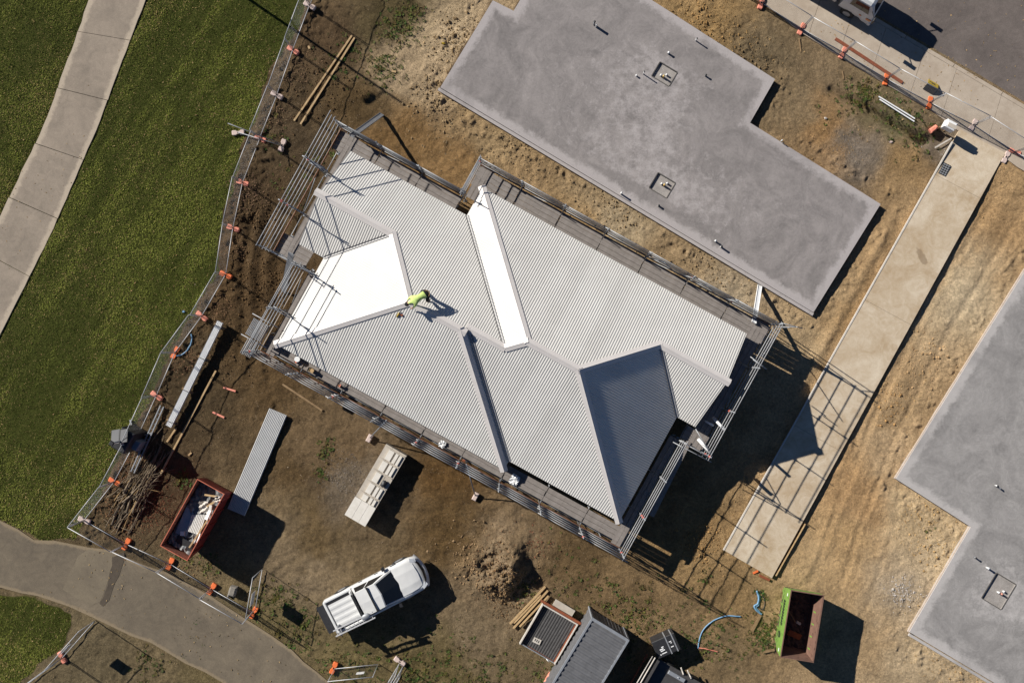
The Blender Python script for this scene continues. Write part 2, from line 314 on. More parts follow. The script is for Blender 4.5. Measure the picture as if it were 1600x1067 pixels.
def build_ground():
    sp = 0.072; nx = int(60 / sp); ny = int(42 / sp)
    xs = np.linspace(-30, 30, nx); ys = np.linspace(-21, 21, ny)
    far = [35, 45, 70, 120, 300, 900, 2500]
    xs = np.concatenate([[-f for f in far[::-1]], xs, far]); ys = np.concatenate([[-f for f in far[::-1]], ys, far])
    X, Y = np.meshgrid(xs, ys); nX = len(xs); nY = len(ys)
    h, g, px, py = relief(X, Y)
    fade = sstep(60, 33, np.maximum(np.abs(X), np.abs(Y))); h = h * fade
    # soil colour: smooth blend of what the soils are across the site
    S = np.array([[q[0], q[1]] for q in SOIL], float); C = np.array([alb(grey(q[2:], 0.22, 1.18) if (q[0] > 1150 or (q[0] > 620 and q[1] < 520)) else grey(q[2:], 0.10, 1.08)) for q in SOIL])
    num = np.zeros(X.shape + (3,)); den = np.zeros(X.shape)
    wx = px + 40 * fbm(X, Y, 0.35, 4, 131) + 14 * fbm(X, Y, 1.9, 3, 141); wy = py + 40 * fbm(X, Y, 0.35, 4, 151) + 14 * fbm(X, Y, 1.9, 3, 161)
    for (sx, sy), c in zip(S, C):
        wgt = 1.0 / ((wx - sx) ** 2 + (wy - sy) ** 2 + 300.0) ** 1.7
        num += wgt[..., None] * c; den += wgt
    soil = num / den[..., None]
    # worn fringe where the turf ends; damp streaks
    gw = np.clip(g + 0.5 * fbm(X, Y, 1.3, 4, 171) * (1 - np.abs(2 * g - 1)), 0, 1)
    v = np.stack([X, Y, h], -1).reshape(-1, 3)
    idx = np.arange(nX * nY).reshape(nY, nX)
    q = np.stack([idx[:-1, :-1], idx[:-1, 1:], idx[1:, 1:], idx[1:, :-1]], -1).reshape(-1, 4)
    me = bpy.data.meshes.new('ground'); me.vertices.add(len(v)); me.vertices.foreach_set('co', v.ravel())
    me.loops.add(q.size); me.polygons.add(len(q)); me.loops.foreach_set('vertex_index', q.ravel().astype(np.int32))
    me.polygons.foreach_set('loop_start', (np.arange(len(q)) * 4).astype(np.int32)); me.polygons.foreach_set('loop_total', np.full(len(q), 4, np.int32))
    me.update(); me.validate()
    a = me.attributes.new('soil', 'FLOAT_COLOR', 'POINT'); cc = np.ones((len(v), 4), np.float32); cc[:, :3] = soil.reshape(-1, 3); a.data.foreach_set('color', cc.ravel())
    a = me.attributes.new('turf', 'FLOAT', 'POINT'); a.data.foreach_set('value', gw.ravel().astype(np.float32))
    me.polygons.foreach_set('use_smooth', [True] * len(me.polygons))
    m = bpy.data.materials.new('soil_and_turf'); m.use_nodes = True; nt = m.node_tree; N = nt.nodes; L = nt.links; b = N['Principled BSDF']
    b.inputs['Roughness'].default_value = 0.95; b.inputs['Specular IOR Level'].default_value = 0.1
    tc = N.new('ShaderNodeTexCoord'); at = N.new('ShaderNodeAttribute'); at.attribute_name = 'soil'; tf = N.new('ShaderNodeAttribute'); tf.attribute_name = 'turf'
    def noise(s, d=8, r=0.65):
        n = N.new('ShaderNodeTexNoise'); n.inputs['Scale'].default_value = s; n.inputs['Detail'].default_value = d; n.inputs['Roughness'].default_value = r; L.new(tc.outputs['Object'], n.inputs['Vector']); return n.outputs['Fac']
    def mapr(i, a0, a1, b0, b1):
        n = N.new('ShaderNodeMapRange'); n.inputs[1].default_value = a0; n.inputs[2].default_value = a1; n.inputs[3].default_value = b0; n.inputs[4].default_value = b1; L.new(i, n.inputs[0]); return n.outputs[0]
    def mul(a_, b_):
        n = N.new('ShaderNodeMath'); n.operation = 'MULTIPLY'; L.new(a_, n.inputs[0]); L.new(b_, n.inputs[1]); return n.outputs[0]
    var = mul(mapr(noise(0.7, 12, 0.75), 0.3, 0.7, 0.66, 1.36), mapr(noise(7.0, 8, 0.8), 0.3, 0.7, 0.56, 1.46)); var = mul(var, mapr(noise(24.0, 4, 0.8), 0.3, 0.7, 0.62, 1.40))
    sc = N.new('ShaderNodeVectorMath'); sc.operation = 'SCALE'; L.new(at.outputs['Color'], sc.inputs[0]); L.new(var, sc.inputs['Scale'])
    # pale pebbles and crumbs
    vo = N.new('ShaderNodeTexVoronoi'); vo.inputs['Scale'].default_value = 9.0; L.new(tc.outputs['Object'], vo.inputs['Vector'])
    pb = mul(mapr(vo.outputs['Distance'], 0.12, 0.2, 1, 0), mapr(noise(2.3, 3), 0.50, 0.60, 0, 0.6))
    mp = N.new('ShaderNodeMix'); mp.data_type = 'RGBA'; mp.inputs[7].default_value = (*alb((186, 168, 146)), 1); L.new(pb, mp.inputs[0]); L.new(sc.outputs[0], mp.inputs[6])
    gr = N.new('ShaderNodeValToRGB'); e = gr.color_ramp.elements; e[0].position = 0.28; e[0].color = (*alb((60, 64, 26)), 1); e[1].position = 0.74; e[1].color = (*alb((96, 96, 48)), 1)
    k = e.new(0.5); k.color = (*alb((76, 80, 35)), 1); L.new(noise(4.0, 10, 0.8), gr.inputs[0])
    mt = N.new('ShaderNodeMix'); mt.data_type = 'RGBA'; L.new(mapr(tf.outputs['Fac'], 0.35, 0.65, 0, 1), mt.inputs[0]); L.new(mp.outputs[2], mt.inputs[6]); L.new(gr.outputs[0], mt.inputs[7])
    L.new(mt.outputs[2], b.inputs['Base Color'])
    bp = N.new('ShaderNodeBump'); bp.inputs['Strength'].default_value = 1.0; bp.inputs['Distance'].default_value = 0.10
    ad = N.new('ShaderNodeMath'); ad.operation = 'ADD'; L.new(noise(8, 8, 0.78), ad.inputs[0]); L.new(mapr(noise(60, 3), 0, 1, 0, 0.5), ad.inputs[1])
    L.new(ad.outputs[0], bp.inputs['Height']); L.new(bp.outputs[0], b.inputs['Normal'])
    me.materials.append(m)
    o = bpy.data.objects.new('ground', me); COL.objects.link(o); tag(o, 'bare brown and sandy building ground with a green lawn at left', None, None, 'structure')
    return xs, ys, h, gw
GX, GY, GH, GTURF = build_ground()

def gz(x, y):                   # ground height below a point
    i = int(np.clip(np.searchsorted(GX, x), 1, len(GX) - 1)); j = int(np.clip(np.searchsorted(GY, y), 1, len(GY) - 1)); return float(GH[j, i])
def G(px, py, dz=0.0):
    p = P(px, py, 0); p.z = gz(p.x, p.y) + dz; return p

def tri_mesh(name, verts, tint, m, label, ntri):
    """free triangles given as an (n,3,3) array"""
    me = bpy.data.meshes.new(name); n = len(verts); v = verts.reshape(-1, 3)
    me.vertices.add(len(v)); me.vertices.foreach_set('co', v.astype(np.float32).ravel())
    me.loops.add(3 * n); me.polygons.add(n); me.loops.foreach_set('vertex_index', np.arange(3 * n, dtype=np.int32))
    me.polygons.foreach_set('loop_start', (np.arange(n) * 3).astype(np.int32)); me.polygons.foreach_set('loop_total', np.full(n, 3, np.int32)); me.update()
    a = me.attributes.new('tint', 'FLOAT_COLOR', 'POINT'); cc = np.ones((3 * n, 4), np.float32); cc[:, :3] = np.repeat(tint, 3, 0); a.data.foreach_set('color', cc.ravel())
    me.materials.append(m); o = bpy.data.objects.new(name, me); COL.objects.link(o); tag(o, label, None, None, 'stuff'); return o

def tint_mat(name, rough=0.8, trans=0.0):
    m = bpy.data.materials.new(name); m.use_nodes = True; N = m.node_tree.nodes; b = N['Principled BSDF']; b.inputs['Roughness'].default_value = rough; b.inputs['Specular IOR Level'].default_value = 0.15
    a = N.new('ShaderNodeAttribute'); a.attribute_name = 'tint'; m.node_tree.links.new(a.outputs['Color'], b.inputs['Base Color']); return m
M_blade = tint_mat('grass_blade')

def sample_h(x, y):
    i = np.clip(np.searchsorted(GX, x), 1, len(GX) - 1); j = np.clip(np.searchsorted(GY, y), 1, len(GY) - 1); return GH[j, i], GTURF[j, i]

def build_grass():
    n = 520000
    x = RS.uniform(-28, -9.0, n); y = RS.uniform(-19, 19, n); h, t = sample_h(x, y)
    px = 800 + 30 * x; py = 533.5 - 30 * y
    ok = (t > 0.42 + 0.3 * RS.rand(n)) & (sdf(px, py, PATHPOLY) > 0.5) & (sdf(px, py, TRACK) > -3 + 4 * RS.rand(n))
    x, y, h = x[ok], y[ok], h[ok]; n = len(x)
    patch = 0.7 * fbm(x, y, 0.30, 4, 201) + 0.45 * fbm(x, y, 2.2, 3, 211); dry = np.clip(0.28 + 1.1 * fbm(x, y, 0.22, 3, 221) + 0.5 * fbm(x, y, 2.6, 2, 231), 0, 1)
    stre = fbm(x * 0.85 - y * 0.53, (x * 0.53 + y * 0.85) * 0.22, 1.3, 4, 241, 0.65)
    patch = patch + 1.15 * stre; ln = RS.uniform(0.04, 0.10, n) * np.clip(1 + 0.45 * patch, 0.5, 1.5); wd = RS.uniform(0.008, 0.018, n)
    an = RS.uniform(0, 2 * np.pi, n); lean = RS.uniform(0.5, 1.0, n)
    dx, dy = np.cos(an) * lean * ln, np.sin(an) * lean * ln; dz = ln * np.sqrt(np.maximum(0.08, 1 - lean ** 2 * 0.9))
    sx, sy = -np.sin(an) * wd, np.cos(an) * wd
    V = np.zeros((n, 3, 3)); V[:, 0] = np.stack([x + sx, y + sy, h - 0.005], -1); V[:, 1] = np.stack([x - sx, y - sy, h - 0.005], -1); V[:, 2] = np.stack([x + dx, y + dy, h + dz], -1)
    c0 = np.array(alb((64, 73, 24))); c1 = np.array(alb((110, 115, 50))); c2 = np.array(alb((158, 136, 92))); r = RS.rand(n)
    u = np.clip(0.46 + 1.25 * patch + 0.2 * (r - 0.5), 0, 1)[:, None]; tint = c0 * (1 - u) + c1 * u
    dm = (RS.rand(n) < 0.05 + 0.28 * dry ** 2)[:, None]; tint = np.where(dm, c2 * RS.uniform(0.6, 1.1, (n, 1)), tint) * 1.62
    tri_mesh('lawn_grass', V, tint, M_blade, 'short mown green grass of the lawn beside the path', n)
build_grass()

def build_weeds():
    """clumps of low weeds: (px, py, spread px, how many clumps)"""
    spots = [(545, 1035, 60, 55), (470, 985, 40, 36), (700, 1050, 70, 70), (640, 1060, 40, 30), (300, 990, 40, 30), (230, 1040, 30, 18), (1000, 965, 55, 55), (940, 950, 50, 24), (1080, 1010, 35, 18), (1200, 985, 28, 40), (1190, 1000, 20, 24),
             (620, 45, 30, 40), (600, 110, 28, 36), (640, 20, 26, 26), (545, 90, 50, 26), (1355, 148, 22, 34), (1330, 155, 40, 26), (1400, 185, 40, 40), (1440, 210, 30, 26), (900, 900, 70, 26), (1130, 1010, 50, 26), (1090, 945, 50, 12), (510, 700, 14, 14), (505, 740, 12, 8),
             (430, 940, 36, 40), (330, 880, 20, 16), (290, 870, 18, 14), (285, 745, 14, 12), (820, 920, 20, 12), (850, 1040, 40, 18), (770, 1055, 40, 18), (450, 290, 30, 12), (500, 250, 30, 12), (1225, 985, 10, 6), (880, 960, 14, 6), (1450, 830, 8, 2), (1100, 905, 12, 6), (1190, 930, 10, 8), (425, 215, 24, 12)]
    V = []; T = []
    for px, py, sp, k in spots:
        for _ in range(int(k * 2.6)):
            q = P(px + random.gauss(0, sp * 0.5), py + random.gauss(0, sp * 0.5)); z = gz(q.x, q.y); R = random.choice((0.03, 0.04, 0.05, 0.07, 0.09, 0.14)); nl = int(6 + 110 * R)
            base = np.array(alb((84 + random.uniform(-16, 20), 92 + random.uniform(-14, 14), 46)))
            for _l in range(nl):
                a = random.uniform(0, 6.283); d = R * math.sqrt(random.random()); l = random.uniform(0.04, 0.09) * (0.7 + R * 3); el = random.uniform(0.1, 0.9)
                cx, cy = q.x + math.cos(a) * d * 0.6, q.y + math.sin(a) * d * 0.6; zz = z + random.uniform(0, 0.4) * (R - d * 0.6) + 0.01
                ex, ey, ez = math.cos(a) * l * math.cos(el), math.sin(a) * l * math.cos(el), l * math.sin(el); wx, wy = -math.sin(a) * l * 0.28, math.cos(a) * l * 0.28
                V.append([(cx, cy, zz), (cx + ex * 0.5 + wx, cy + ey * 0.5 + wy, zz + ez * 0.6), (cx + ex, cy + ey, zz + ez)]); V.append([(cx, cy, zz), (cx + ex, cy + ey, zz + ez), (cx + ex * 0.5 - wx, cy + ey * 0.5 - wy, zz + ez * 0.6)])
                c = base * random.uniform(0.7, 1.35); T += [c, c]
    tri_mesh('weeds', np.array(V), np.array(T), M_blade, 'low green weeds scattered over the bare ground', len(V))
build_weeds()

def sd1(x, y, poly): return float(sdf(np.array([x], float), np.array([y], float), poly)[0])
def inner_y0(x):
    pl = [q for q in FOOTP if q[0] <= 1900][:10]
    for (x0, y0), (x1, y1) in zip(pl, pl[1:]):
        if x0 <= x <= x1 and x1 > x0: return y0 + (y1 - y0) * (x - x0) / (x1 - x0)
    return None
def build_litter():
    V = []; T = []
    for px, py, sp, k, c in [(215, 730, 34, 700, (112, 78, 56)), (195, 800, 40, 700, (120, 88, 62)), (290, 560, 30, 380, (112, 84, 62)), (250, 640, 24, 260, (110, 84, 64)), (345, 480, 20, 160, (116, 88, 64)), (385, 300, 26, 380, (120, 94, 74)), (430, 180, 26, 300, (118, 94, 72)), (235, 790, 30, 500, (104, 62, 44)), (460, 110, 30, 260, (116, 92, 70)), (300, 880, 40, 220, (122, 96, 66)), (370, 390, 16, 160, (116, 90, 66)), (780, 870, 46, 260, (120, 88, 62)), (840, 850, 20, 90, (126, 80, 60)), (75, 990, 50, 60, (150, 128, 90)), (200, 450, 120, 90, (150, 122, 84)), (320, 130, 120, 90, (150, 124, 88)), (60, 300, 90, 40, (150, 124, 88)), (1500, 70, 130, 160, (176, 146, 100)), (1420, 130, 80, 60, (170, 140, 100)), (1330, 70, 60, 40, (170, 140, 100)), (170, 890, 80, 80, (150, 128, 92)), (350, 990, 90, 80, (150, 128, 92)), (110, 250, 60, 30, (150, 128, 92))]:
        for _ in range(k):
            q = P(px + random.gauss(0, sp * 0.6), py + random.gauss(0, sp * 0.6)); z = gz(q.x, q.y) + random.uniform(0.005, 0.05); X_, Y_ = 800 + 30 * q.x, 533.5 - 30 * q.y
            if X_ > 1150 and Y_ < kerb_y(X_) - 3: z = -0.085
            elif X_ > 1150 and inner_y0(X_) is not None and Y_ < inner_y0(X_): z = 0.055
            elif X_ < 500 and (sd1(X_, Y_, TRACK) < 0 or sd1(X_, Y_, PATHPOLY) < 0): z = 0.035
            a = random.uniform(0, 6.283); l = random.uniform(0.025, 0.06); s = l * 0.45
            d = Vector((math.cos(a), math.sin(a), random.uniform(-0.3, 0.5))) * l; n = Vector((-math.sin(a), math.cos(a), random.uniform(-0.5, 0.5))) * s; p = Vector((q.x, q.y, z))
            V.append([p - d, p + n, p + d]); V.append([p - d, p + d, p - n]); cc = np.array(alb(c)) * random.uniform(0.55, 1.6); T += [cc, cc]
    tri_mesh('leaf_litter', np.array([[tuple(p) for p in t] for t in V]), np.array(T), M_blade, 'dead brown leaves strewn along the fence and branch heap', len(V))
build_litter()

def build_stones():
    V = []; T = []; dirs = [Vector(d) for d in ((1, 0, 0), (0, 1, 0), (-1, 0, 0), (0, -1, 0), (0, 0, 1))]
    def stone(x, y, r, c):
        z = gz(x, y) - 0.2 * r; p = [Vector((x, y, z)) + d * r * random.uniform(0.6, 1.3) for d in dirs]
        for i in range(4): V.append([tuple(p[i]), tuple(p[(i + 1) % 4]), tuple(p[4])]); T.append(c)
    zones = [(716, 60, 40, 260, 0.06, (150, 128, 96)), (690, 150, 40, 260, 0.06, (150, 128, 96)), (800, 225, 50, 200, 0.05, (150, 128, 96)), (960, 320, 50, 220, 0.05, (150, 128, 96)), (1110, 420, 50, 200, 0.05, (150, 128, 96)), (1100, 30, 40, 200, 0.06, (156, 124, 80)), (1180, 100, 40, 160, 0.05, (120, 100, 72)), (1390, 640, 24, 40, 0.055, (168, 132, 86)), (1445, 560, 40, 120, 0.05, (172, 142, 104)), (1440, 800, 40, 110, 0.04, (178, 146, 100)), (1460, 860, 30, 70, 0.045, (178, 146, 100)), (1500, 1030, 60, 200, 0.05, (168, 140, 100)), (410, 450, 36, 300, 0.055, (98, 76, 50)), (400, 340, 26, 260, 0.055, (96, 76, 52)), (350, 540, 40, 260, 0.05, (98, 78, 54)), (500, 130, 60, 260, 0.05, (96, 76, 52)), (1090, 850, 30, 160, 0.06, (150, 118, 76)), (800, 905, 40, 420, 0.05, (128, 104, 74)), (740, 870, 40, 260, 0.05, (140, 116, 86)), (720, 90, 60, 500, 0.03, (160, 138, 105)), (700, 170, 70, 600, 0.028, (150, 132, 104)), (850, 250, 110, 900, 0.026, (146, 128, 100)), (1050, 390, 120, 900, 0.026, (150, 128, 98)), (1200, 480, 70, 500, 0.026, (150, 130, 104)), (1130, 60, 70, 500, 0.03, (160, 130, 86)), (1300, 230, 60, 400, 0.025, (156, 128, 90)), (1395, 620, 40, 260, 0.03, (170, 138, 94)), (1450, 820, 60, 500, 0.024, (184, 154, 110)), (1412, 925, 22, 420, 0.03, (182, 174, 166)), (1480, 1040, 70, 400, 0.03, (172, 146, 108)), (780, 890, 50, 700, 0.03, (140, 114, 84)), (800, 940, 40, 500, 0.03, (122, 98, 70)), (540, 745, 34, 1500, 0.02, (130, 120, 108)), (1330, 232, 26, 500, 0.018, (134, 124, 114)), (1485, 245, 20, 260, 0.03, (140, 134, 126)), (430, 480, 70, 500, 0.03, (104, 82, 56)), (420, 330, 50, 400, 0.03, (100, 80, 56)), (330, 560, 60, 300, 0.03, (104, 82, 58)), (300, 680, 60, 300, 0.025, (110, 88, 62)), (1550, 300, 60, 200, 0.03, (170, 140, 100)), (1360, 740, 120, 200, 0.02, (176, 140, 96)), (600, 500, 600, 400, 0.02, (170, 150, 124)), (1110, 830, 50, 300, 0.03, (156, 124, 84))]
    for px, py, sp, k, r, c in zones:
        for _ in range(k):
            q = P(px + random.gauss(0, sp * 0.55), py + random.gauss(0, sp * 0.55)); x = 800 + 30 * q.x; y = 533.5 - 30 * q.y
            stone(q.x, q.y, r * random.choice((0.6, 0.8, 1, 1, 1.3, 1.9)), np.array(alb(c)) * random.uniform(0.7, 1.35))
    tri_mesh('stones', np.array(V), np.array(T), M_blade, 'small stones and clods lying over the bare ground', len(V))
build_stones()

# ------------------------------------------------------------------ paving and slabs
def paving_mat(name, c1, c2, cedge=None, scale=0.9, distort=1.2, fine=0.16, bump=0.15, stain=None, speck=None, trowel=False):
    m = bpy.data.materials.new(name); m.use_nodes = True; nt = m.node_tree; N = nt.nodes; L = nt.links; b = N['Principled BSDF']
    b.inputs['Roughness'].default_value = 0.85; b.inputs['Specular IOR Level'].default_value = 0.2
    ge = N.new('ShaderNodeNewGeometry'); pos = ge.outputs['Position']
    def noise(s, d=8, r=0.6, ds=0.0):
        n = N.new('ShaderNodeTexNoise'); n.inputs['Scale'].default_value = s; n.inputs['Detail'].default_value = d; n.inputs['Roughness'].default_value = r; n.inputs['Distortion'].default_value = ds; L.new(pos, n.inputs['Vector']); return n.outputs['Fac']
    def mapr(i, a0, a1, b0, b1):
        n = N.new('ShaderNodeMapRange'); n.inputs[1].default_value = a0; n.inputs[2].default_value = a1; n.inputs[3].default_value = b0; n.inputs[4].default_value = b1; L.new(i, n.inputs[0]); return n.outputs[0]
    def op(o, a_, b_):
        n = N.new('ShaderNodeMath'); n.operation = o
        for i, q in enumerate((a_, b_)):
            if isinstance(q, (int, float)): n.inputs[i].default_value = q
            else: L.new(q, n.inputs[i])
        return n.outputs[0]
    def mix(f, a_, b_):
        n = N.new('ShaderNodeMix'); n.data_type = 'RGBA'
        for i, q in ((0, f), (6, a_), (7, b_)):
            if isinstance(q, tuple): n.inputs[i].default_value = (*q, 1)
            elif isinstance(q, float): n.inputs[i].default_value = q
            else: L.new(q, n.inputs[i])
        return n.outputs[2]
    f = op('ADD', op('MULTIPLY', noise(scale, 9, 0.62, distort), 0.65), op('MULTIPLY', noise(scale * 4.3, 6, 0.6, distort * 1.6), 0.35))
    col = mix(mapr(f, 0.34, 0.66, 0, 1), c1, c2)
    if cedge:
        at = N.new('ShaderNodeAttribute'); at.attribute_name = 'edge'
        e = op('ADD', at.outputs['Fac'], mapr(noise(2.3, 8, 0.75), 0.3, 0.7, -0.28, 0.28)); col = mix(mapr(e, 0.35, 0.68, 0.9, 0), col, cedge)
    if speck:
        col = mix(mapr(noise(7, 4, 0.8), 0.66, 0.72, 0, 0.55), col, speck)
    if stain:                       # an oil mark: centre, long axis, half sizes, colour
        cx, cy, an, ra, rb, sc = stain
        vm = N.new('ShaderNodeVectorMath'); vm.operation = 'SUBTRACT'; vm.inputs[1].default_value = (cx, cy, 0); L.new(pos, vm.inputs[0])
        mp = N.new('ShaderNodeMapping'); mp.vector_type = 'TEXTURE'; mp.inputs['Rotation'].default_value = (0, 0, an); mp.inputs['Scale'].default_value = (ra, rb, 1000); L.new(vm.outputs[0], mp.inputs[0])
        ln = N.new('ShaderNodeVectorMath'); ln.operation = 'LENGTH'; L.new(mp.outputs[0], ln.inputs[0])
        col = mix(mapr(op('ADD', ln.outputs['Value'], mapr(noise(5, 4), 0.3, 0.7, -0.2, 0.2)), 0.8, 1.05, 0.55, 0.0), col, sc)
    if trowel:                      # arcs left by the power trowel and damp darker bands
        col = mix(mapr(noise(1.3, 3, 0.5, 9.0), 0.60, 0.72, 0.0, 0.35), col, c1); col = mix(mapr(noise(2.1, 4, 0.6, 6.0), 0.62, 0.70, 0.0, 0.30), col, tuple(min(0.8, v * 1.28) for v in c2)); col = mix(mapr(noise(0.16, 5, 0.7, 1.0), 0.52, 0.66, 0.0, 0.45), col, tuple(v * 0.82 for v in c1))
    fv = op('MULTIPLY', mapr(noise(26, 5, 0.7), 0.3, 0.7, 1 - fine, 1 + fine), mapr(noise(90, 2), 0.3, 0.7, 1 - fine, 1 + fine))
    sv = N.new('ShaderNodeVectorMath'); sv.operation = 'SCALE'; L.new(col, sv.inputs[0]); L.new(fv, sv.inputs['Scale']); L.new(sv.outputs[0], b.inputs['Base Color'])
    if bump:
        bp = N.new('ShaderNodeBump'); bp.inputs['Strength'].default_value = bump; bp.inputs['Distance'].default_value = 0.01; L.new(noise(40, 5), bp.inputs['Height']); L.new(bp.outputs[0], b.inputs['Normal'])
    return m

M_slab = paving_mat('slab_concrete', alb((126, 121, 119)), alb((164, 157, 154)), alb((184, 177, 175)), 0.38, 2.6, 0.11, 0.15, trowel=True)
M_slab_b = paving_mat('slab_concrete_pale', alb((134, 131, 129)), alb((172, 168, 165)), alb((192, 187, 184)), 0.38, 2.6, 0.11, 0.15, trowel=True)
M_drive = paving_mat('driveway_concrete', alb((182, 158, 126)), alb((222, 207, 184)), None, 0.35, 1.4, 0.12, 0.2,
                     stain=(P(1438, 402).x, P(1438, 402).y, rad(-62), 0.52, 0.19, alb((132, 112, 88))), speck=alb((150, 122, 88)))
M_foot = paving_mat('footpath_concrete', alb((176, 160, 142)), alb((202, 188, 170)), None, 0.6, 0.6, 0.09, 0.15, speck=alb((170, 146, 112)))
M_path = paving_mat('path_concrete', alb((138, 127, 114)), alb((168, 154, 138)), alb((192, 177, 157)), 0.7, 0.9, 0.13, 0.2, speck=alb((128, 112, 92)))
M_road = paving_mat('road_asphalt', alb((100, 92, 88)), alb((128, 118, 112)), None, 0.4, 1.0, 0.2, 0.4, speck=alb((150, 130, 104)))
M_track = paving_mat('track_asphalt', alb((100, 91, 79)), alb((132, 120, 102)), alb((146, 130, 106)), 0.40, 1.2, 0.18, 0.4, speck=alb((140, 124, 98)))
M_patch = paving_mat('track_patch', alb((112, 102, 88)), alb((138, 126, 106)), None, 0.6, 0.7, 0.12, 0.3, speck=alb((150, 132, 100)))
M_seam = paving_mat('dark_seal', alb((80, 72, 63)), alb((98, 88, 76)), None, 1.4, 0.8, 0.14, 0.3)

M_boxing = mat('dark_boxing', (0.07, 0.065, 0.06), (0.12, 0.11, 0.10), 6, 0.8)
def inset(poly, d):
    """move each side of a plan polygon inward by d (metres), mitred"""
    n = len(poly); pts = [Vector((p[0], p[1])) for p in poly]
    ar = sum(pts[i].x * pts[(i + 1) % n].y - pts[(i + 1) % n].x * pts[i].y for i in range(n)); sg = 1 if ar > 0 else -1; out = []
    for i in range(n):
        a, b, c = pts[i - 1], pts[i], pts[(i + 1) % n]; d1 = (b - a).normalized(); d2 = (c - b).normalized()
        n1 = Vector((-d1.y, d1.x)) * sg; n2 = Vector((-d2.y, d2.x)) * sg; m = n1 + n2; m = m / max(0.3, m.dot(n1)) if m.length > 1e-4 else n1
        out.append(b + m * d)
    return out

def sheet(name, poly, z0, z1, m, edge_w=None, holes=(), depth=0.1, floor_mat=None, kind='structure', label=None, parent=None):
    """thick paving: plan polygon in metres, pale margin given by the 'edge' attribute, square set-downs cut into it"""
    poly = [Vector((p[0], p[1])) for p in poly]; n = len(poly); V = [(p.x, p.y, z0) for p in poly] + [(p.x, p.y, z1) for p in poly]; E = [0] * (2 * n)
    Fc = [(i, (i + 1) % n, n + (i + 1) % n, n + i) for i in range(n)]
    if edge_w:
        ins = inset(poly, edge_w); k = len(V); V += [(p.x, p.y, z1) for p in ins]; E += [1] * n
        Fc += [(n + i, n + (i + 1) % n, k + (i + 1) % n, k + i) for i in range(n)]; ring = list(range(k, k + n)); loop = ins
    else: ring = list(range(n, 2 * n)); loop = poly
    loops = [[Vector((p.x, p.y, 0)) for p in loop]]; ids = list(ring)
    for h in holes:
        k = len(V); V += [(p[0], p[1], z1) for p in h] + [(p[0], p[1], z1 - depth) for p in h]; E += [0.5] * 8; loops.append([Vector((p[0], p[1], 0)) for p in h]); ids += list(range(k, k + 4))
        Fc += [(k + i, k + (i + 1) % 4, k + 4 + (i + 1) % 4, k + 4 + i) for i in range(4)]
    for t in tessellate_polygon(loops): Fc.append(tuple(ids[i] for i in t))
    mb = MB(); mb.v = V; mb.f = Fc; o = mb.build(name, m, parent)
    a = o.data.attributes.new('edge', 'FLOAT', 'POINT'); a.data.foreach_set('value', np.array(E, np.float32))
    if kind: o['kind'] = kind
    if label: o['label'] = label
    for h in holes:
        c = sum((Vector((p[0], p[1], 0)) for p in h), Vector()) / 4; f = MB(); f.prism([c + (Vector((p[0], p[1], 0)) - c) * 1.02 for p in h], z1 - depth - 0.06, z1 - depth + 0.02)
        f.build('set_down_floor', floor_mat, o)
        for i in range(4):          # boxing left round the set-down
            a = Vector((h[i][0], h[i][1], z1 + 0.003)); b = Vector((h[(i + 1) % 4][0], h[(i + 1) % 4][1], z1 + 0.003)); d_ = (b - a).normalized(); e_ = MB(); e_.beam(a + d_ * 0.02, b - d_ * 0.02, 0.045, 0.03); e_.build('boxing_strip', M_boxing, o)
    return o

def PW(poly, h=0): return [P(x, y, h) for x, y in poly]

# left path: concrete bays with open joints
Lp = [(200, -120), (143, -10), (72, 190), (0, 338), (-160, 640)]; Rp = [(284, -120), (227, 2), (150, 205), (80, 365), (0, 524), (-90, 700)]
def along(pl, t):
    pts = [Vector(p) for p in pl]; ln = [(pts[i + 1] - pts[i]).length for i in range(len(pts) - 1)]; d = t * sum(ln)
    for i, l in enumerate(ln):
        if d <= l or i == len(ln) - 1: return pts[i].lerp(pts[i + 1], d / l)
        d -= l
path = bpy.data.objects.new('path', None); COL.objects.link(path); ORIG['path'] = Vector((0, 0, 0)); tag(path, 'pale concrete footpath crossing the lawn', None, None, 'structure')
NB = 9
for i in range(NB):
    a0 = i / NB + 0.00035; a1 = (i + 1) / NB - 0.00035; ls = [along(Lp, a0 + (a1 - a0) * k / 6) for k in range(7)]; rs = [along(Rp, a0 + (a1 - a0) * k / 6) for k in range(7)]
    mb = MB(); E = []; z = 0.03
    for k in range(7):
        l = ls[k] + Vector((random.uniform(-1.0, 1.0), 0)); r = rs[k] + Vector((random.uniform(-0.6, 0.6), 0))
        for q, e in ((0, 0), (0.17, 1), (0.83, 1), (1, 0)):
            c = l.lerp(r, q); w_ = P(c.x, c.y); mb.v.append((w_.x, w_.y, z)); E.append(e)
    for k in range(6):
        for j in range(3): mb.f.append((k * 4 + j, k * 4 + j + 1, k * 4 + 5 + j, k * 4 + 4 + j))
    b0 = [0, 1, 2, 3] + [7, 11, 15, 19, 23] + [27, 26, 25, 24] + [20, 16, 12, 8, 4]; n0 = len(mb.v)
    for q in b0: mb.v.append((mb.v[q][0], mb.v[q][1], -0.1)); E.append(0)
    for q in range(len(b0)): mb.f.append((b0[q], b0[(q + 1) % len(b0)], n0 + (q + 1) % len(b0), n0 + q))
    o = mb.build('path_bay', M_path, path); at = o.data.attributes.new('edge', 'FLOAT', 'POINT'); at.data.foreach_set('value', np.array(E, np.float32))

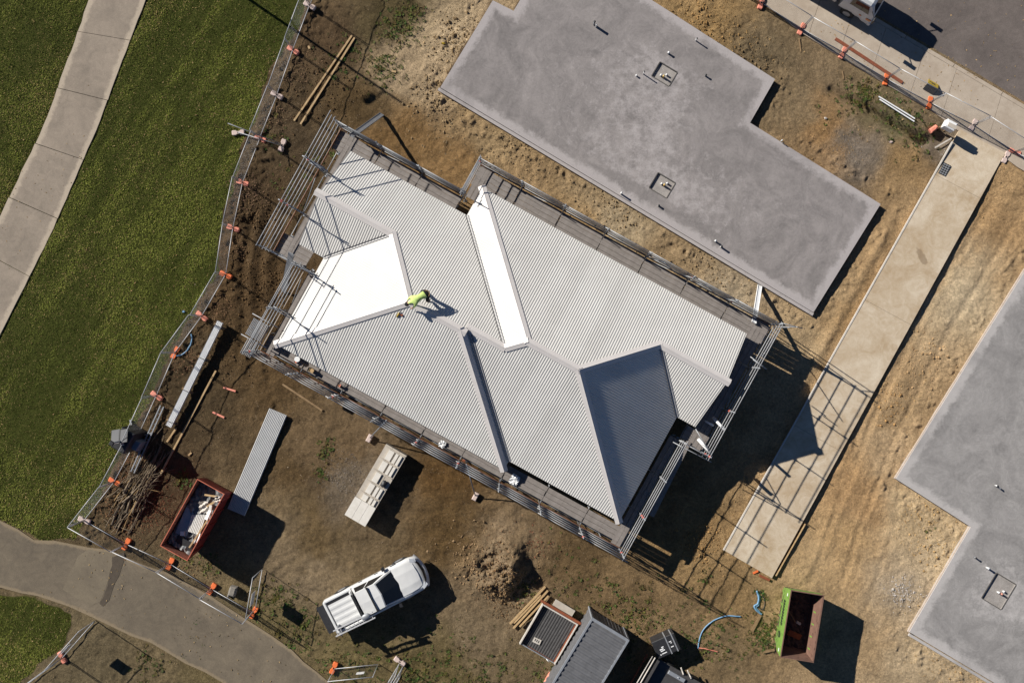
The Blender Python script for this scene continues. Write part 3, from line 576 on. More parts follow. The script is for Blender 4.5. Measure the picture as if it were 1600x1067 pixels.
def rough(poly, step=22, amp=3.0, seed=5):
    r = random.Random(seed); out = []
    for i in range(len(poly)):
        a = Vector(poly[i]); b = Vector(poly[(i + 1) % len(poly)]); n = max(1, int((b - a).length / step))
        for k in range(n): out.append(a.lerp(b, k / n) + Vector((r.uniform(-amp, amp), r.uniform(-amp, amp))))
    return [(p.x, p.y) for p in out]
sheet('asphalt_track', PW(rough(TRACK, 26, 2.2)), -0.1, 0.012, M_track, 0.28)
sheet('asphalt_patch', PW(rough([(98, 921), (122, 868), (140, 858), (178, 866), (176, 884), (158, 940), (140, 946)], 14, 1.4, 9)), -0.05, 0.017, M_patch)
sheet('asphalt_seam', PW(rough([(176, 872), (196, 862), (186, 900), (170, 936), (160, 948), (156, 942), (168, 914)], 10, 1.6, 4)), -0.05, 0.021, M_seam)
sheet('road', PW([(1000, kerb_y(1000) - 1), (1900, kerb_y(1900) - 1), (1900, -500), (1000, -500)]), -0.3, -0.095, M_road)
fp = bpy.data.objects.new('footpath', None); COL.objects.link(fp); ORIG['footpath'] = Vector((0, 0, 0)); tag(fp, 'concrete footpath along the road behind the front fence', None, None, 'structure')
# footpath bays: cut the strip between inner edge and kerb across its run
inner = [(1000, -122), (1192, 4), (1252, 52), (1317, 92), (1384, 132), (1455, 173), (1497, 205), (1568, 246), (1590, 262), (1900, 440)]
def inner_y(x):
    for (x0, y0), (x1, y1) in zip(inner, inner[1:]):
        if x0 <= x <= x1: return y0 + (y1 - y0) * (x - x0) / (x1 - x0)
cuts = [1006, 1060, 1130, 1195, 1262, 1310, 1360, 1420, 1470, 1540, 1610, 1700, 1800, 1890]
for a, b in zip(cuts, cuts[1:]):
    sk = 24; lo = [(x, inner_y(x)) for x in [a + 0.25] + [q[0] for q in inner if a < q[0] < b] + [b - 0.25]]
    up = [(min(x + sk, 1900), kerb_y(min(x + sk, 1900)) + 7) for x in (b - 0.25, a + 0.25)]
    sheet('footpath_bay', PW(lo + up), -0.12, 0.045, M_foot, parent=fp, kind=None)
for x in np.arange(1040, 1880, 75):
    mb = MB(); a = P(x + 0.4, kerb_y(x + 0.4) + 3.2); b = P(x + 74.6, kerb_y(x + 74.6) + 3.2); mb.beam((a.x, a.y, -0.08), (b.x, b.y, -0.08), 0.19, 0.24); mb.build('kerb_stone', M_foot, fp)

def quad(cx, cy, a, b, ang):     # pixel rectangle: half sizes a, b, angle of side a
    c, s = math.cos(rad(ang)), math.sin(rad(ang)); return [P(cx + c * x - s * y, cy + s * x + c * y, 0.27) for x, y in ((-a, -b), (a, -b), (a, b), (-a, b))]
M_setdown = paving_mat('set_down_sand', alb((144, 138, 134)), alb((180, 174, 168)), None, 3, 0.5, 0.2, 0.4, speck=alb((96, 84, 74)))
ST = 0.31
slab1 = sheet('house_slab', PW(SLAB1, ST), -0.12, ST, M_slab, 0.75, holes=[quad(1038, 116.5, 16, 13, 31), quad(1034.5, 290, 16, 14, 31)], floor_mat=M_setdown, kind=None)
tag(slab1, 'large grey concrete house slab above the scaffolded roof', 'concrete slab')
slab2 = sheet('house_slab', PW(SLAB2, ST), -0.12, ST, M_slab_b, 0.75, holes=[quad(1560, 923, 18, 23, 31)], floor_mat=M_setdown, kind=None)
tag(slab2, 'pale grey concrete house slab cut by the right edge', 'concrete slab')
M_slabform = mat('formwork_ply', alb((176, 160, 146)), alb((200, 186, 174)), 4, 0.8)
# edge rebate and formwork lines
def line_part(parent, pts, wd, th, z, m, name):
    for a, b in zip(pts, pts[1:]):
        A, B = P(a[0], a[1], z), P(b[0], b[1], z); mb = MB(); mb.beam(A, B, wd, th); mb.build(name, m, parent)
ORIG[slab1.name] = Vector((0, 0, 0)); ORIG[slab2.name] = Vector((0, 0, 0))
line_part(slab1, [(685, 139.5), (1270, 491.5)], 0.16, 0.13, 0.17, M_slab, 'rebate')
line_part(slab2, [(1398.3, 747), (1640, 357)], 0.06, 0.12, 0.19, M_slabform, 'formwork_board'); line_part(slab2, [(1418.5, 986.5), (1516, 821)], 0.06, 0.12, 0.19, M_slabform, 'formwork_board')
line_part(slab2, [(1420, 990.5), (1640, 1122)], 0.14, 0.13, 0.17, M_slab_b, 'rebate')
# driveway in three pours
DT = 0.2; dl = [Vector(DRIVE[0]), Vector(DRIVE[3])]; dr = [Vector(DRIVE[1]), Vector(DRIVE[2])]
drv = bpy.data.objects.new('driveway', None); COL.objects.link(drv); ORIG['driveway'] = Vector((0, 0, 0)); tag(drv, 'long pale concrete driveway strip between the house and the sandy lot', None, None, 'structure')
for t0, t1 in ((-0.014, 0.10), (0.10, 0.40), (0.40, 0.70), (0.70, 1.0)):
    e = 0.0002; q = [dl[0].lerp(dl[1], t0 + e), dr[0].lerp(dr[1], t0 + e), dr[0].lerp(dr[1], t1 - e), dl[0].lerp(dl[1], t1 - e)]
    z1 = DT if t0 > 0.05 else None
    if z1 is None:
        top = [P(q[0].x, q[0].y, 0.036), P(q[1].x, q[1].y, 0.036), P(q[2].x, q[2].y, DT), P(q[3].x, q[3].y, DT)]; mb = MB()
        vs = [(p.x, p.y, -0.12) for p in top] + [tuple(p) for p in top]; mb.add(vs, [(0, 1, 5, 4), (1, 2, 6, 5), (2, 3, 7, 6), (3, 0, 4, 7), (4, 5, 6, 7), (3, 2, 1, 0)]); mb.build('driveway_bay', M_drive, drv)
    else: sheet('driveway_bay', [P(p.x, p.y, DT) for p in q], -0.12, DT, M_drive, parent=drv, kind=None)
line_part(drv, [(1488, 222), (1130.5, 859)], 0.07, 0.1, 0.17, M_dull, 'formwork_board')
line_part(drv, [(1258, 818), (1212, 899)], 0.05, 0.14, 0.1, M_timber, 'formwork_board')

# ------------------------------------------------------------------ the house under construction
HA = rad(-28.9); HU = Vector((math.cos(HA), math.sin(HA), 0)); HV = Vector((-math.sin(HA), math.cos(HA), 0)); UP = Vector((0, 0, 1))
EAVE = 2.85; TP = 0.555
def UV(u, v, h=0.0): return HU * u + HV * v + UP * h
house = thing('house', (0, 0, 0), 'half-built house with pale ribbed steel hip roof inside the scaffold', 'house')
def roof_mat(name, axis):
    """pale steel; each 0.76 m sheet has its own slight tone"""
    m = bpy.data.materials.new(name); m.use_nodes = True; N = m.node_tree.nodes; L = m.node_tree.links; b = N['Principled BSDF']
    ge = N.new('ShaderNodeNewGeometry'); nz = N.new('ShaderNodeTexNoise'); nz.inputs['Scale'].default_value = 0.9; nz.inputs['Detail'].default_value = 8; nz.inputs['Roughness'].default_value = 0.7; L.new(ge.outputs['Position'], nz.inputs['Vector'])
    dt = N.new('ShaderNodeVectorMath'); dt.operation = 'DOT_PRODUCT'; dt.inputs[1].default_value = tuple(axis); L.new(ge.outputs['Position'], dt.inputs[0])
    dv = N.new('ShaderNodeMath'); dv.operation = 'DIVIDE'; dv.inputs[1].default_value = 0.767; L.new(dt.outputs['Value'], dv.inputs[0]); fl = N.new('ShaderNodeMath'); fl.operation = 'FLOOR'; L.new(dv.outputs[0], fl.inputs[0])
    wn_ = N.new('ShaderNodeTexWhiteNoise'); wn_.noise_dimensions = '1D'; L.new(fl.outputs[0], wn_.inputs['W'])
    mx = N.new('ShaderNodeMath'); mx.operation = 'MULTIPLY_ADD'; mx.inputs[1].default_value = 0.30; L.new(wn_.outputs['Value'], mx.inputs[0]); L.new(nz.outputs['Fac'], mx.inputs[2])
    rp = N.new('ShaderNodeValToRGB'); rp.color_ramp.elements[0].position = 0.35; rp.color_ramp.elements[1].position = 0.95; rp.color_ramp.elements[0].color = (0.525, 0.507, 0.475, 1); rp.color_ramp.elements[1].color = (0.615, 0.597, 0.562, 1)
    L.new(mx.outputs[0], rp.inputs[0]); L.new(rp.outputs[0], b.inputs['Base Color']); b.inputs['Roughness'].default_value = 0.5; b.inputs['Specular IOR Level'].default_value = 0.3; return m
M_roof = roof_mat('pale_roof_steel', HU); M_roof_v = roof_mat('pale_roof_steel_hip', HV); M_cap = mat('ridge_cap_steel', (0.58, 0.54, 0.51), (0.64, 0.60, 0.57), 2, 0.5)
M_fascia = mat('dark_timber', (0.10, 0.075, 0.05), (0.16, 0.12, 0.08), 5, 0.8)
M_wall = mat('wall_cladding', (0.30, 0.28, 0.26), (0.36, 0.34, 0.32), 3, 0.8)

def roof_slope(pts, ax, plane, label=None, ov=0.06):
    """ribbed steel slope: plan polygon pts (u, v); ax = 'u' when the ribs are set out along u; plane(u, v) -> height"""
    pitch = 0.118; dep = 0.0165; n = 8
    prof = [0, 0.35, 0.85, 1, 1, 0.85, 0.35, 0]
    k = 0 if ax == 'u' else 1; lo = min(p[k] for p in pts); hi = max(p[k] for p in pts)
    st = [q * pitch / n for q in range(int(math.floor(lo / pitch * n)), int(math.ceil(hi / pitch * n)) + 1)]
    st = sorted(set([s for s in st if lo < s < hi] + [lo + 1e-4, hi - 1e-4])); mb = MB(); prev = None
    for s in st:
        cr = []
        for i in range(len(pts)):
            a, b = pts[i], pts[(i + 1) % len(pts)]
            if (a[k] - s) * (b[k] - s) < 0 or (a[k] == s) != (b[k] == s):
                t = (s - a[k]) / (b[k] - a[k]); cr.append(a[1 - k] + (b[1 - k] - a[1 - k]) * t)
        if len(cr) < 2: prev = None; continue
        ph = (s / pitch) % 1.0; f = ph * n; i0 = int(f) % n; e = (prof[i0] * (1 - (f - int(f))) + prof[(i0 + 1) % n] * (f - int(f))) * dep
        vs = []
        for o in (min(cr), max(cr)):
            u, v = (s, o) if k == 0 else (o, s); vs.append(UV(u, v, plane(u, v) + e))
        i = len(mb.v); mb.v += [tuple(q) for q in vs]
        if prev is not None: mb.f.append((prev, i, i + 1, prev + 1))
        prev = i
    o = mb.build('roof_slope', M_roof if ax == 'u' else M_roof_v, house)
    if label: o['label'] = label
    return o
U0, U1, V0, V1 = -10.1, 2.70, -5.73, 4.36          # left block eaves
R0, R1, W0, W1 = -4.94, 8.90, -5.22, 5.92          # right block eaves
GL, GR = -11.5, 9.93                               # gable ends
def pl_up(v1): return lambda u, v: EAVE + TP * (v1 - v)
def pl_dn(v0): return lambda u, v: EAVE + TP * (v - v0)
def pl_lf(u0): return lambda u, v: EAVE + TP * (u - u0)
def pl_rt(u1): return lambda u, v: EAVE + TP * (u1 - u)
hv = (V1 - V0) / 2; cv = (V0 + V1) / 2; hw = (W1 - W0) / 2; cw = (W0 + W1) / 2
A1 = (U0 + hv, cv); A2 = (U1 - hv, cv); B1 = (R0 + hw, cw); B2 = (R1 - hw, cw)
gl0, gl1 = -0.88, V1; glr = (gl0 + gl1) / 2; gr0, gr1 = 0.673, W1; grr = (gr0 + gr1) / 2
GLx = (U0 + (V1 - glr), glr); GRx = (R1 - (W1 - grr), grr)
vm = (V1 + W0) / 2; um = vm + W0 * -1 + R0                   # where the blocks' slopes cross
X1 = (R0 + (V1 - vm), vm); X2 = (U1 - (vm - W0), vm)
roof_slope([(GL, V1), (R0, V1), X1, X2, A2, A1, GLx, (GL, glr)], 'u', pl_up(V1))
roof_slope([(GL, gl0), (U0, gl0), GLx, (GL, glr)], 'u', pl_dn(gl0))
roof_slope([(U0, V0), (U0, gl0), GLx, A1], 'v', pl_lf(U0), 'bright white sunlit hip slope')
roof_slope([(U0, V0), (U1, V0), A2, A1], 'u', pl_dn(V0))
roof_slope([A2, (U1, V0), (U1, W0), X2], 'v', pl_rt(U1), 'narrow shaded blue-grey hip slope')
roof_slope([(R0, W1), (GR, W1), (GR, grr), GRx, B2, B1], 'u', pl_up(W1))
roof_slope([(GR, gr0), (R1, gr0), GRx, (GR, grr)], 'u', pl_dn(gr0))
roof_slope([(R1, W0), (R1, gr0), GRx, B2], 'v', pl_rt(R1), 'large shaded blue-grey hip slope')
roof_slope([(U1, W0), (R1, W0), B2, B1, X1, X2], 'u', pl_dn(W0))
roof_slope([(R0, V1), (R0, W1), B1, X1], 'v', pl_lf(R0), 'long white sunlit hip strip')

def cap(a, b, na, nb, wd=0.19, ext=(0.0, 0.0)):
    """folded capping over the ridge or hip a-b; na, nb = plan downhill directions of the two slopes"""
    a, b = Vector(a), Vector(b); d = (b - a).normalized(); a = a - d * ext[0]; b = b + d * ext[1]; fl = []
    for dn in (na, nb):
        g = (HU * dn[0] + HV * dn[1]); slope = (g - UP * TP).normalized(); nrm = (g * TP + UP).normalized()
        s = slope - d * slope.dot(d); s.normalize(); fl.append((s, nrm))
    r = 0.062; mb = MB(); rings = []
    for p in (a, b):
        t = p + UP * (r + 0.012); rings.append([p + fl[0][0] * wd + fl[0][1] * 0.034, p + fl[0][0] * wd * 1.01 + fl[0][1] * 0.045, p + fl[0][0] * 0.035 + fl[0][1] * 0.055, t, p + fl[1][0] * 0.035 + fl[1][1] * 0.055, p + fl[1][0] * wd * 1.01 + fl[1][1] * 0.045, p + fl[1][0] * wd + fl[1][1] * 0.034])
    mb.loft([[tuple(q) for q in rr] for rr in rings], close=False, caps=False); mb.build('ridge_cap', M_cap, house)
def p3(q, pl): return UV(q[0], q[1], pl(q[0], q[1]))
up, dn, lf, rt = (0, 1), (0, -1), (-1, 0), (1, 0)
cap(p3(A1, pl_up(V1)), p3(A2, pl_up(V1)), up, dn, ext=(0.05, 0.3)); cap(p3((GL, glr), pl_up(V1)), p3(GLx, pl_up(V1)), up, dn, ext=(0.22, 0.05)); cap(p3((GR, grr), pl_up(W1)), p3(GRx, pl_up(W1)), up, dn, ext=(0.16, 0.05))
cap(p3(B1, pl_up(W1)), p3(B2, pl_up(W1)), up, dn, ext=(0.05, 0.05)); cap(p3(X2, pl_dn(W0)), p3(X1, pl_dn(W0)), up, dn, ext=(0.1, 0.05))
cap(p3((U0, V0), pl_dn(V0)), p3(A1, pl_dn(V0)), lf, dn, ext=(0.12, 0.05)); cap(p3(GLx, pl_up(V1)), p3(A1, pl_up(V1)), lf, up, ext=(0.1, 0.05)); cap(p3((U1, V0), pl_dn(V0)), p3(A2, pl_dn(V0)), rt, dn, ext=(0.1, 0.1))
cap(p3((R0, W1), pl_up(W1)), p3(B1, pl_up(W1)), lf, up, ext=(0.1, 0.05)); cap(p3(X1, pl_dn(W0)), p3(B1, pl_dn(W0)), lf, dn, ext=(0.02, 0.05)); cap(p3((R1, W0), pl_dn(W0)), p3(B2, pl_dn(W0)), rt, dn, ext=(0.1, 0.05)); cap(p3(GRx, pl_up(W1)), p3(B2, pl_up(W1)), rt, up, ext=(0.1, 0.05))
M_valley = mat('valley_gutter', (0.20, 0.20, 0.21), (0.26, 0.26, 0.27), 4, 0.5)
for a, b, na, nb in ((p3((U0, gl0), pl_dn(gl0)), p3(GLx, pl_up(V1)), dn, lf), (p3((R0, V1), pl_up(V1)), p3(X1, pl_up(V1)), up, lf), (p3((U1, W0), pl_dn(W0)), p3(X2, pl_dn(W0)), dn, rt), (p3((R1, gr0), pl_dn(gr0)), p3(GRx, pl_up(W1)), dn, rt)):
    d = (b - a).normalized(); mb = MB(); s = d.cross(UP).normalized() * 0.07
    mb.loft([[a + s + UP * 0.075, a - UP * 0.01, a - s + UP * 0.075], [b + s + UP * 0.075, b - UP * 0.01, b - s + UP * 0.075]], close=False, caps=False); mb.build('valley_gutter', M_valley, house)
# fascia, soffit, walls, gable infill
eo = [(GL, V1), (R0, V1), (R0, W1), (GR, W1), (GR, gr0), (R1, gr0), (R1, W0), (U1, W0), (U1, V0), (U0, V0), (U0, gl0), (GL, gl0)]
for i, (a, b) in enumerate(zip(eo, eo[1:] + eo[:1])):
    gable = (a[0] == b[0] and a[0] in (GL, GR)); A = UV(*a, EAVE - 0.12); B = UV(*b, EAVE - 0.12); d = (B - A).normalized(); n = d.cross(UP)
    inn = -n * 0.03 if True else n
    c = UV(0, 0, EAVE); ins_ = inset([(p[0], p[1]) for p in eo], 0.03)
    A = UV(ins_[i].x, ins_[i].y, EAVE - 0.115); j = (i + 1) % len(eo); B = UV(ins_[j].x, ins_[j].y, EAVE - 0.115)
    if gable:
        r = glr if a[0] == GL else grr; pk = EAVE + TP * 2.62 - 0.03; uu = ins_[i].x; mb = MB(); q = [UV(uu, a[1], EAVE - 0.2), UV(uu, b[1], EAVE - 0.2), UV(uu, b[1], EAVE - 0.02), UV(uu, r, pk), UV(uu, a[1], EAVE - 0.02)]
        th = HU * (0.03 if a[0] == GL else -0.03); mb.add([p for p in q] + [p + th for p in q], [(0, 1, 2, 3, 4), (9, 8, 7, 6, 5)] + [(k, (k + 1) % 5, 5 + (k + 1) % 5, 5 + k) for k in range(5)]); mb.build('gable_board', M_fascia, house)
    else: mb = MB(); mb.beam(A, B, 0.03, 0.2); mb.build('fascia', M_fascia, house)
wi = inset([(p[0], p[1]) for p in eo], 0.5)
for i in range(len(wi)):
    a, b = wi[i], wi[(i + 1) % len(wi)]; A = UV(a.x, a.y, 0); B = UV(b.x, b.y, 0); d = (B - A).normalized(); n = d.cross(UP); L_ = (B - A).length; mb = MB()
    mb.obox((A + B) / 2 + UP * 1.3 - n * 0.0, d * (L_ / 2 - 0.06), n * 0.055, UP * 1.42); wl = mb.build('wall', M_wall, house)
    for k in range(int(L_ // 3.6)):
        c = A + d * (1.9 + 3.6 * k); out = n * 0.06
        for sgn in (1, -1):
            wb = MB(); wb.obox(c + UP * 1.6 + n * 0.062 * sgn, d * 0.6, n * 0.012, UP * 0.55); wnd = wb.build('window', M_glass, wl)
mb = MB(); mb.prism([UV(p.x, p.y) for p in inset([(q[0], q[1]) for q in eo], 0.1)], EAVE - 0.27, EAVE - 0.25); mb.build('soffit', M_fascia, house)
mb = MB(); mb.prism([UV(p.x, p.y) for p in inset([(q[0], q[1]) for q in eo], 0.35)], -0.1, 0.2); mb.build('footing_slab', M_slab, house)

# ------------------------------------------------------------------ scaffold round the house
scaf = thing('scaffold', (0, 0, 0), 'grey tube and plank scaffold ringing the half-built house', 'scaffold')
DECK = 2.12
M_red = mat('red_clamp', alb((226, 96, 70)), None, rough=0.6)
M_mesh = mat('guard_mesh', (0.10, 0.10, 0.10), (0.15, 0.15, 0.15), 6, 0.7, 0.1)
def post(u, v, h, r=0.026, z0=-0.05, base=True):
    a = UV(u, v); z = gz(a.x, a.y); mb = MB(); mb.tube((a.x, a.y, z), (a.x, a.y, h), r, 7)
    if base: mb.box((a.x, a.y, z + 0.01), (0.16, 0.16, 0.03), HA)
    o = mb.build('standard', M_galv, scaf, True)
    for hh in [q for q in (1.1, 2.1, 2.75, 3.5, 4.3) if q < h - 0.1]:
        pass
    return o
def rail(a, b, h, r=0.024, ext=0.12, hb=None, m=None):
    A = UV(a[0], a[1], h); B = UV(b[0], b[1], h if hb is None else hb); d = (B - A).normalized(); mb = MB(); mb.tube(A - d * ext, B + d * ext, r, 6); return mb.build('rail', m or M_rail, scaf, True)
PLK = {}
def plank(c, d, L_, wd=0.235, m=None, tilt=0.0):
    key = (round(L_, 2), wd, (m or M_plank).name)
    if key not in PLK:
        mb = MB(); n = 2; mb.box((0, 0, 0), (L_, wd, 0.05))
        for s in (-1, 1): mb.box((0, s * (wd / 2 - 0.012), 0.0285), (L_, 0.018, 0.007))
        me = mb.mesh('plank'); me.materials.append(m or M_plank); PLK[key] = me
    o = bpy.data.objects.new('plank', PLK[key]); COL.objects.link(o); o.parent = scaf; o.location = c; o.rotation_euler = (0, tilt, math.atan2(d.y, d.x)); return o
def clamp(p):
    mb = MB(); mb.box(p, (0.09, 0.09, 0.08), HA); return mb.build('clamp', random.choice((M_galv, M_galv, M_red, M_rail)), scaf)

def run(a, b, inward, heights, ptop, bays=None, deck=(0.12, 4), toe=None, mesh=False, inner=True, brace=True, skip=(), dz=0.0, ends=(True, True), rmat=None, zig=(), cross=()):
    """one straight side: outer corner a to outer corner b (u, v); inward = unit step towards the wall"""
    A = Vector(a); B = Vector(b); L_ = (B - A).length; d = (B - A) / L_; n = bays or max(1, round(L_ / 2.4)); I = Vector(inward); D3 = UV(d.x, d.y)
    for k in range(n + 1):
        p = A + d * (L_ * k / n)
        if (k == 0 and not ends[0]) or (k == n and not ends[1]): continue
        post(p.x, p.y, ptop + random.uniform(-0.1, 0.12))
        if inner:
            q = p + I * 1.02; post(q.x, q.y, DECK - 0.1, base=True)
        mb = MB(); q = p + I * 1.1; mb.tube(UV(p.x, p.y, DECK - 0.07), UV(q.x, q.y, DECK - 0.07), 0.024, 6); mb.build('transom', M_galv, scaf, True)
        for h in cross:
            q = p + I * 0.95 - I * 0.0; mb = MB(); mb.tube(UV(p.x, p.y, h) - UV(I.x, I.y) * 0.25, UV(q.x, q.y, h), 0.027, 6); mb.build('transom', M_galv, scaf, True)
        for h in heights:
            c = UV(p.x, p.y, h + 0.01)
            if random.random() < 0.75: clamp(c)
    for k in range(n):
        if k in skip: continue
        p = A + d * (L_ * k / n); q = A + d * (L_ * (k + 1) / n); off = I * -0.03
        for h in heights: rail(p + off, q + off, h + random.uniform(-0.03, 0.03), ext=random.uniform(0.04, 0.22), m=rmat)
        if k in zig:
            for t0, t1, ha, hb in ((0.0, 0.33, 2.3, 3.6), (0.33, 0.66, 3.6, 2.3), (0.66, 1.0, 2.3, 3.6)): rail(p.lerp(q, t0) + I * 0.07, p.lerp(q, t1) + I * 0.07, ha, ext=0.02, hb=hb, m=M_galv)
        rail(p + off, q + off, DECK - 0.12); rail(p + off, q + off, 0.35, m=M_galv)
        ln = L_ / n - 0.05; mid = (p + q) / 2
        for j in range(deck[1]):
            c2 = mid + I * (deck[0] + 0.125 + j * 0.247); c = UV(c2.x, c2.y, DECK + dz + random.uniform(-0.006, 0.006) + (0.012 if k % 2 else 0)); plank(c + D3 * random.uniform(-0.02, 0.02), D3, round(ln, 2))
        if toe is not None:
            c2 = mid + I * 0.045; mb = MB(); mb.obox(UV(c2.x, c2.y, DECK + 0.09), D3 * (ln / 2), UV(I.x, I.y) * 0.016, UP * 0.09); mb.build('toe_board', toe, scaf)
        if mesh:
            mb = MB(); m0 = UV(p.x, p.y); 
            for x in np.arange(0.06, L_ / n, 0.075): mb.tube(m0 + D3 * x + UP * (DECK + 0.22), m0 + D3 * x + UP * (heights[-1] - 0.02), 0.0065, 3, cap=False)
            for h in np.arange(DECK + 0.25, heights[-1], 0.16): mb.tube(m0 + UP * h, m0 + D3 * (L_ / n) + UP * h, 0.0065, 3, cap=False)
            mb.build('guard_mesh', M_mesh, scaf)
        if brace and k % 3 == 1:
            mb = MB(); mb.tube(UV(p.x, p.y, 0.3) - UV(I.x, I.y) * 0.06, UV(q.x, q.y, DECK - 0.2) - UV(I.x, I.y) * 0.06, 0.022, 6); mb.build('brace', M_galv, scaf, True)
HL = [2.62, 3.3, 3.95, 4.6]; HG = [2.75, 3.4, 4.05, 4.7, 5.3]; HR = [2.62, 3.15, 3.65, 4.15]; HT = [2.62, 3.12, 3.62]
run((-12.62, 5.22), (-5.65, 5.22), (0, -1), HT, 4.2, 3, toe=M_toe, mesh=True, rmat=M_galv)
run((-5.65, 5.22), (-5.65, 7.0), (1, 0), [2.62, 3.0, 3.3, 3.62], 3.75, 1, deck=(0.1, 3), ends=(False, True))
run((-5.65, 7.0), (10.95, 7.0), (0, -1), HT, 4.1, 7, toe=M_toe, mesh=True, ends=(False, True), rmat=M_galv, zig=(4, 5))
run((10.95, 7.0), (10.95, -0.25), (-1, 0), HR, 4.5, 3, ends=(False, True), deck=(0.1, 3))
run((10.95, -0.25), (9.68, -0.25), (0, 1), [3.15, 4.15], 4.4, 1, deck=(0.1, 3), ends=(False, True), brace=False)
run((9.68, -0.25), (9.68, -6.45), (-1, 0), HR, 4.4, 3, ends=(False, True), deck=(0.02, 2))
run((9.68, -6.45), (-10.8, -6.5), (0, 1), [2.7, 3.4, 4.1, 4.8], 5.25, 9, ends=(False, True), toe=M_toe, deck=(0.24, 3))
run((-10.8, -6.5), (-10.8, -1.8), (1, 0), HG[:4] + [5.0], 5.3, 2, ends=(False, True), cross=(3.0, 4.2), deck=(0.25, 2), toe=M_timber_old)
run((-10.8, -1.8), (-12.62, -1.8), (0, 1), [2.75, 3.6], 5.3, 1, ends=(False, True), brace=False, deck=(0.05, 4))
run((-12.62, -1.8), (-12.62, 5.22), (1, 0), HG, 5.6, 3, ends=(False, False), cross=(3.1, 4.1, 5.0), deck=(0.56, 2), toe=M_toe)
# extra putlogs that stick up beside the eaves, grating bay at the lower left corner, end stubs
for i in range(7):
    t = -11.35 + i * 0.085
    rail((t, -6.9), (t, -6.05), 3.2, ext=0.0)
mb = MB()
for k in range(12): a = UV(-11.62 + 0.07 * k, -5.1, 3.0); b = UV(-11.62 + 0.07 * k, -6.0, 3.0); mb.beam(a, b, 0.035, 0.03)
for k in range(5): a = UV(-11.66, -5.15 - 0.2 * k, 2.97); b = UV(-10.82, -5.15 - 0.2 * k, 2.97); mb.beam(a, b, 0.03, 0.03)
mb.build('grating', M_galv, scaf)
for v in (-4.95, -6.1): rail((-11.7, v), (-10.5, v), 3.05, ext=0.1)
# raking shores with pale feet on the lower side
for (fx, fy), (su, sv) in (((578, 684), (-3.55, -6.4)), ((743, 775), (0.95, -6.4))):
    f = G(fx, fy); t = UV(su, sv, 2.6); mb = MB(); mb.tube(f + UP * 0.1, t, 0.03, 7); mb.build('raker', M_galv, scaf, True)
    k = MB(); k.cbox(f + UP * 0.09, (0.42, 0.24, 0.2), 0.03, rad(62)); k.build('raker_foot', M_pale, scaf)
# white pipe ends and spigots on the right hand corner
for (a, ha), (b, hb) in ((((1112, 649 + 1), 2.9), ((1132, 672), 2.7)), (((1101, 657), 2.7), ((1114, 665), 2.6))):
    pass
for (a, ha, b, hb) in (((10.95, 7.05), 3.9, (12.0, 7.35), 3.7), ((11.5, 7.2), 0.1, (11.3, 7.0), 4.2), ((11.9, 7.4), 0.1, (10.9, 5.2), 3.9), ((11.6, 7.3), 0.2, (11.7, 7.25), 3.9), ((10.6, 5.0), 3.0, (11.4, 4.9), 3.05), ((10.7, 4.9), 3.4, (11.5, 4.8), 3.45), ((9.9, 0.6), 3.3, (11.3, -0.2), 3.2), ((10.6, 0.1), 3.0, (11.2, 0.0), 3.05), ((9.3, -0.5), 3.0, (11.4, -0.45), 3.1)):
    rail(a, b, ha, hb=hb, ext=0.0, m=M_galv)
# planks used as ramps: foot on the ground, head on the scaffold
def ramp(foot, head, hh, wd, m, label):
    f = G(*foot); t = P(head[0], head[1], hh); mb = MB(); mb.beam(f + UP * 0.04, t, wd, 0.05)
    for s in (-1, 1):
        sd = (t - f).cross(UP).normalized() * (wd / 2 - 0.012) * s; mb.beam(f + UP * 0.085 + sd, t + UP * 0.045 + sd, 0.02, 0.04)
    mb.top('steel_plank', m, f, label, 'plank')
ramp((597, 179), (549, 213), 3.0, 0.26, M_galv, 'grey steel plank leaning against the scaffold top left corner')
ramp((1187, 446), (1178, 504), 2.35, 0.24, M_white, 'white plank leaning against the scaffold near the slab corner')
mb = MB(); a = P(455, 396, 2.9); b = P(443, 456, 0.1); mb.beam(a, b, 0.30, 0.05); mb.top('steel_plank', M_galv, P(443, 456), 'grey steel plank leaning on the scaffold step beside the lawn fence', 'plank')
mb = MB(); a = P(1076, 690, 2.2); b = P(1018, 806, 1.2); mb.beam(a, b, 0.26, 0.05); mb.top('steel_plank', M_plank, P(1018, 806), 'plank sloping down outside the shaded right scaffold rails', 'plank')
for (x0, y0, h0, x1, y1, h1, r, lb) in ((1114, 652, 2.6, 1132, 671, 3.1, 0.075, 'thick white plastic pipe end above the right scaffold corner'), (1091, 686, 2.5, 1109, 706, 2.9, 0.09, 'wide white plastic pipe lying on the right scaffold corner'), (1101, 657, 2.5, 1115, 665, 2.5, 0.05, 'short thin white plastic pipe on the right scaffold corner')):
    mb = MB(); mb.tube(P(x0, y0, h0), P(x1, y1, h1), r, 10); mb.top('plastic_pipe', M_pvc, P(x0, y0, h0), lb, 'pipe', smooth=True)

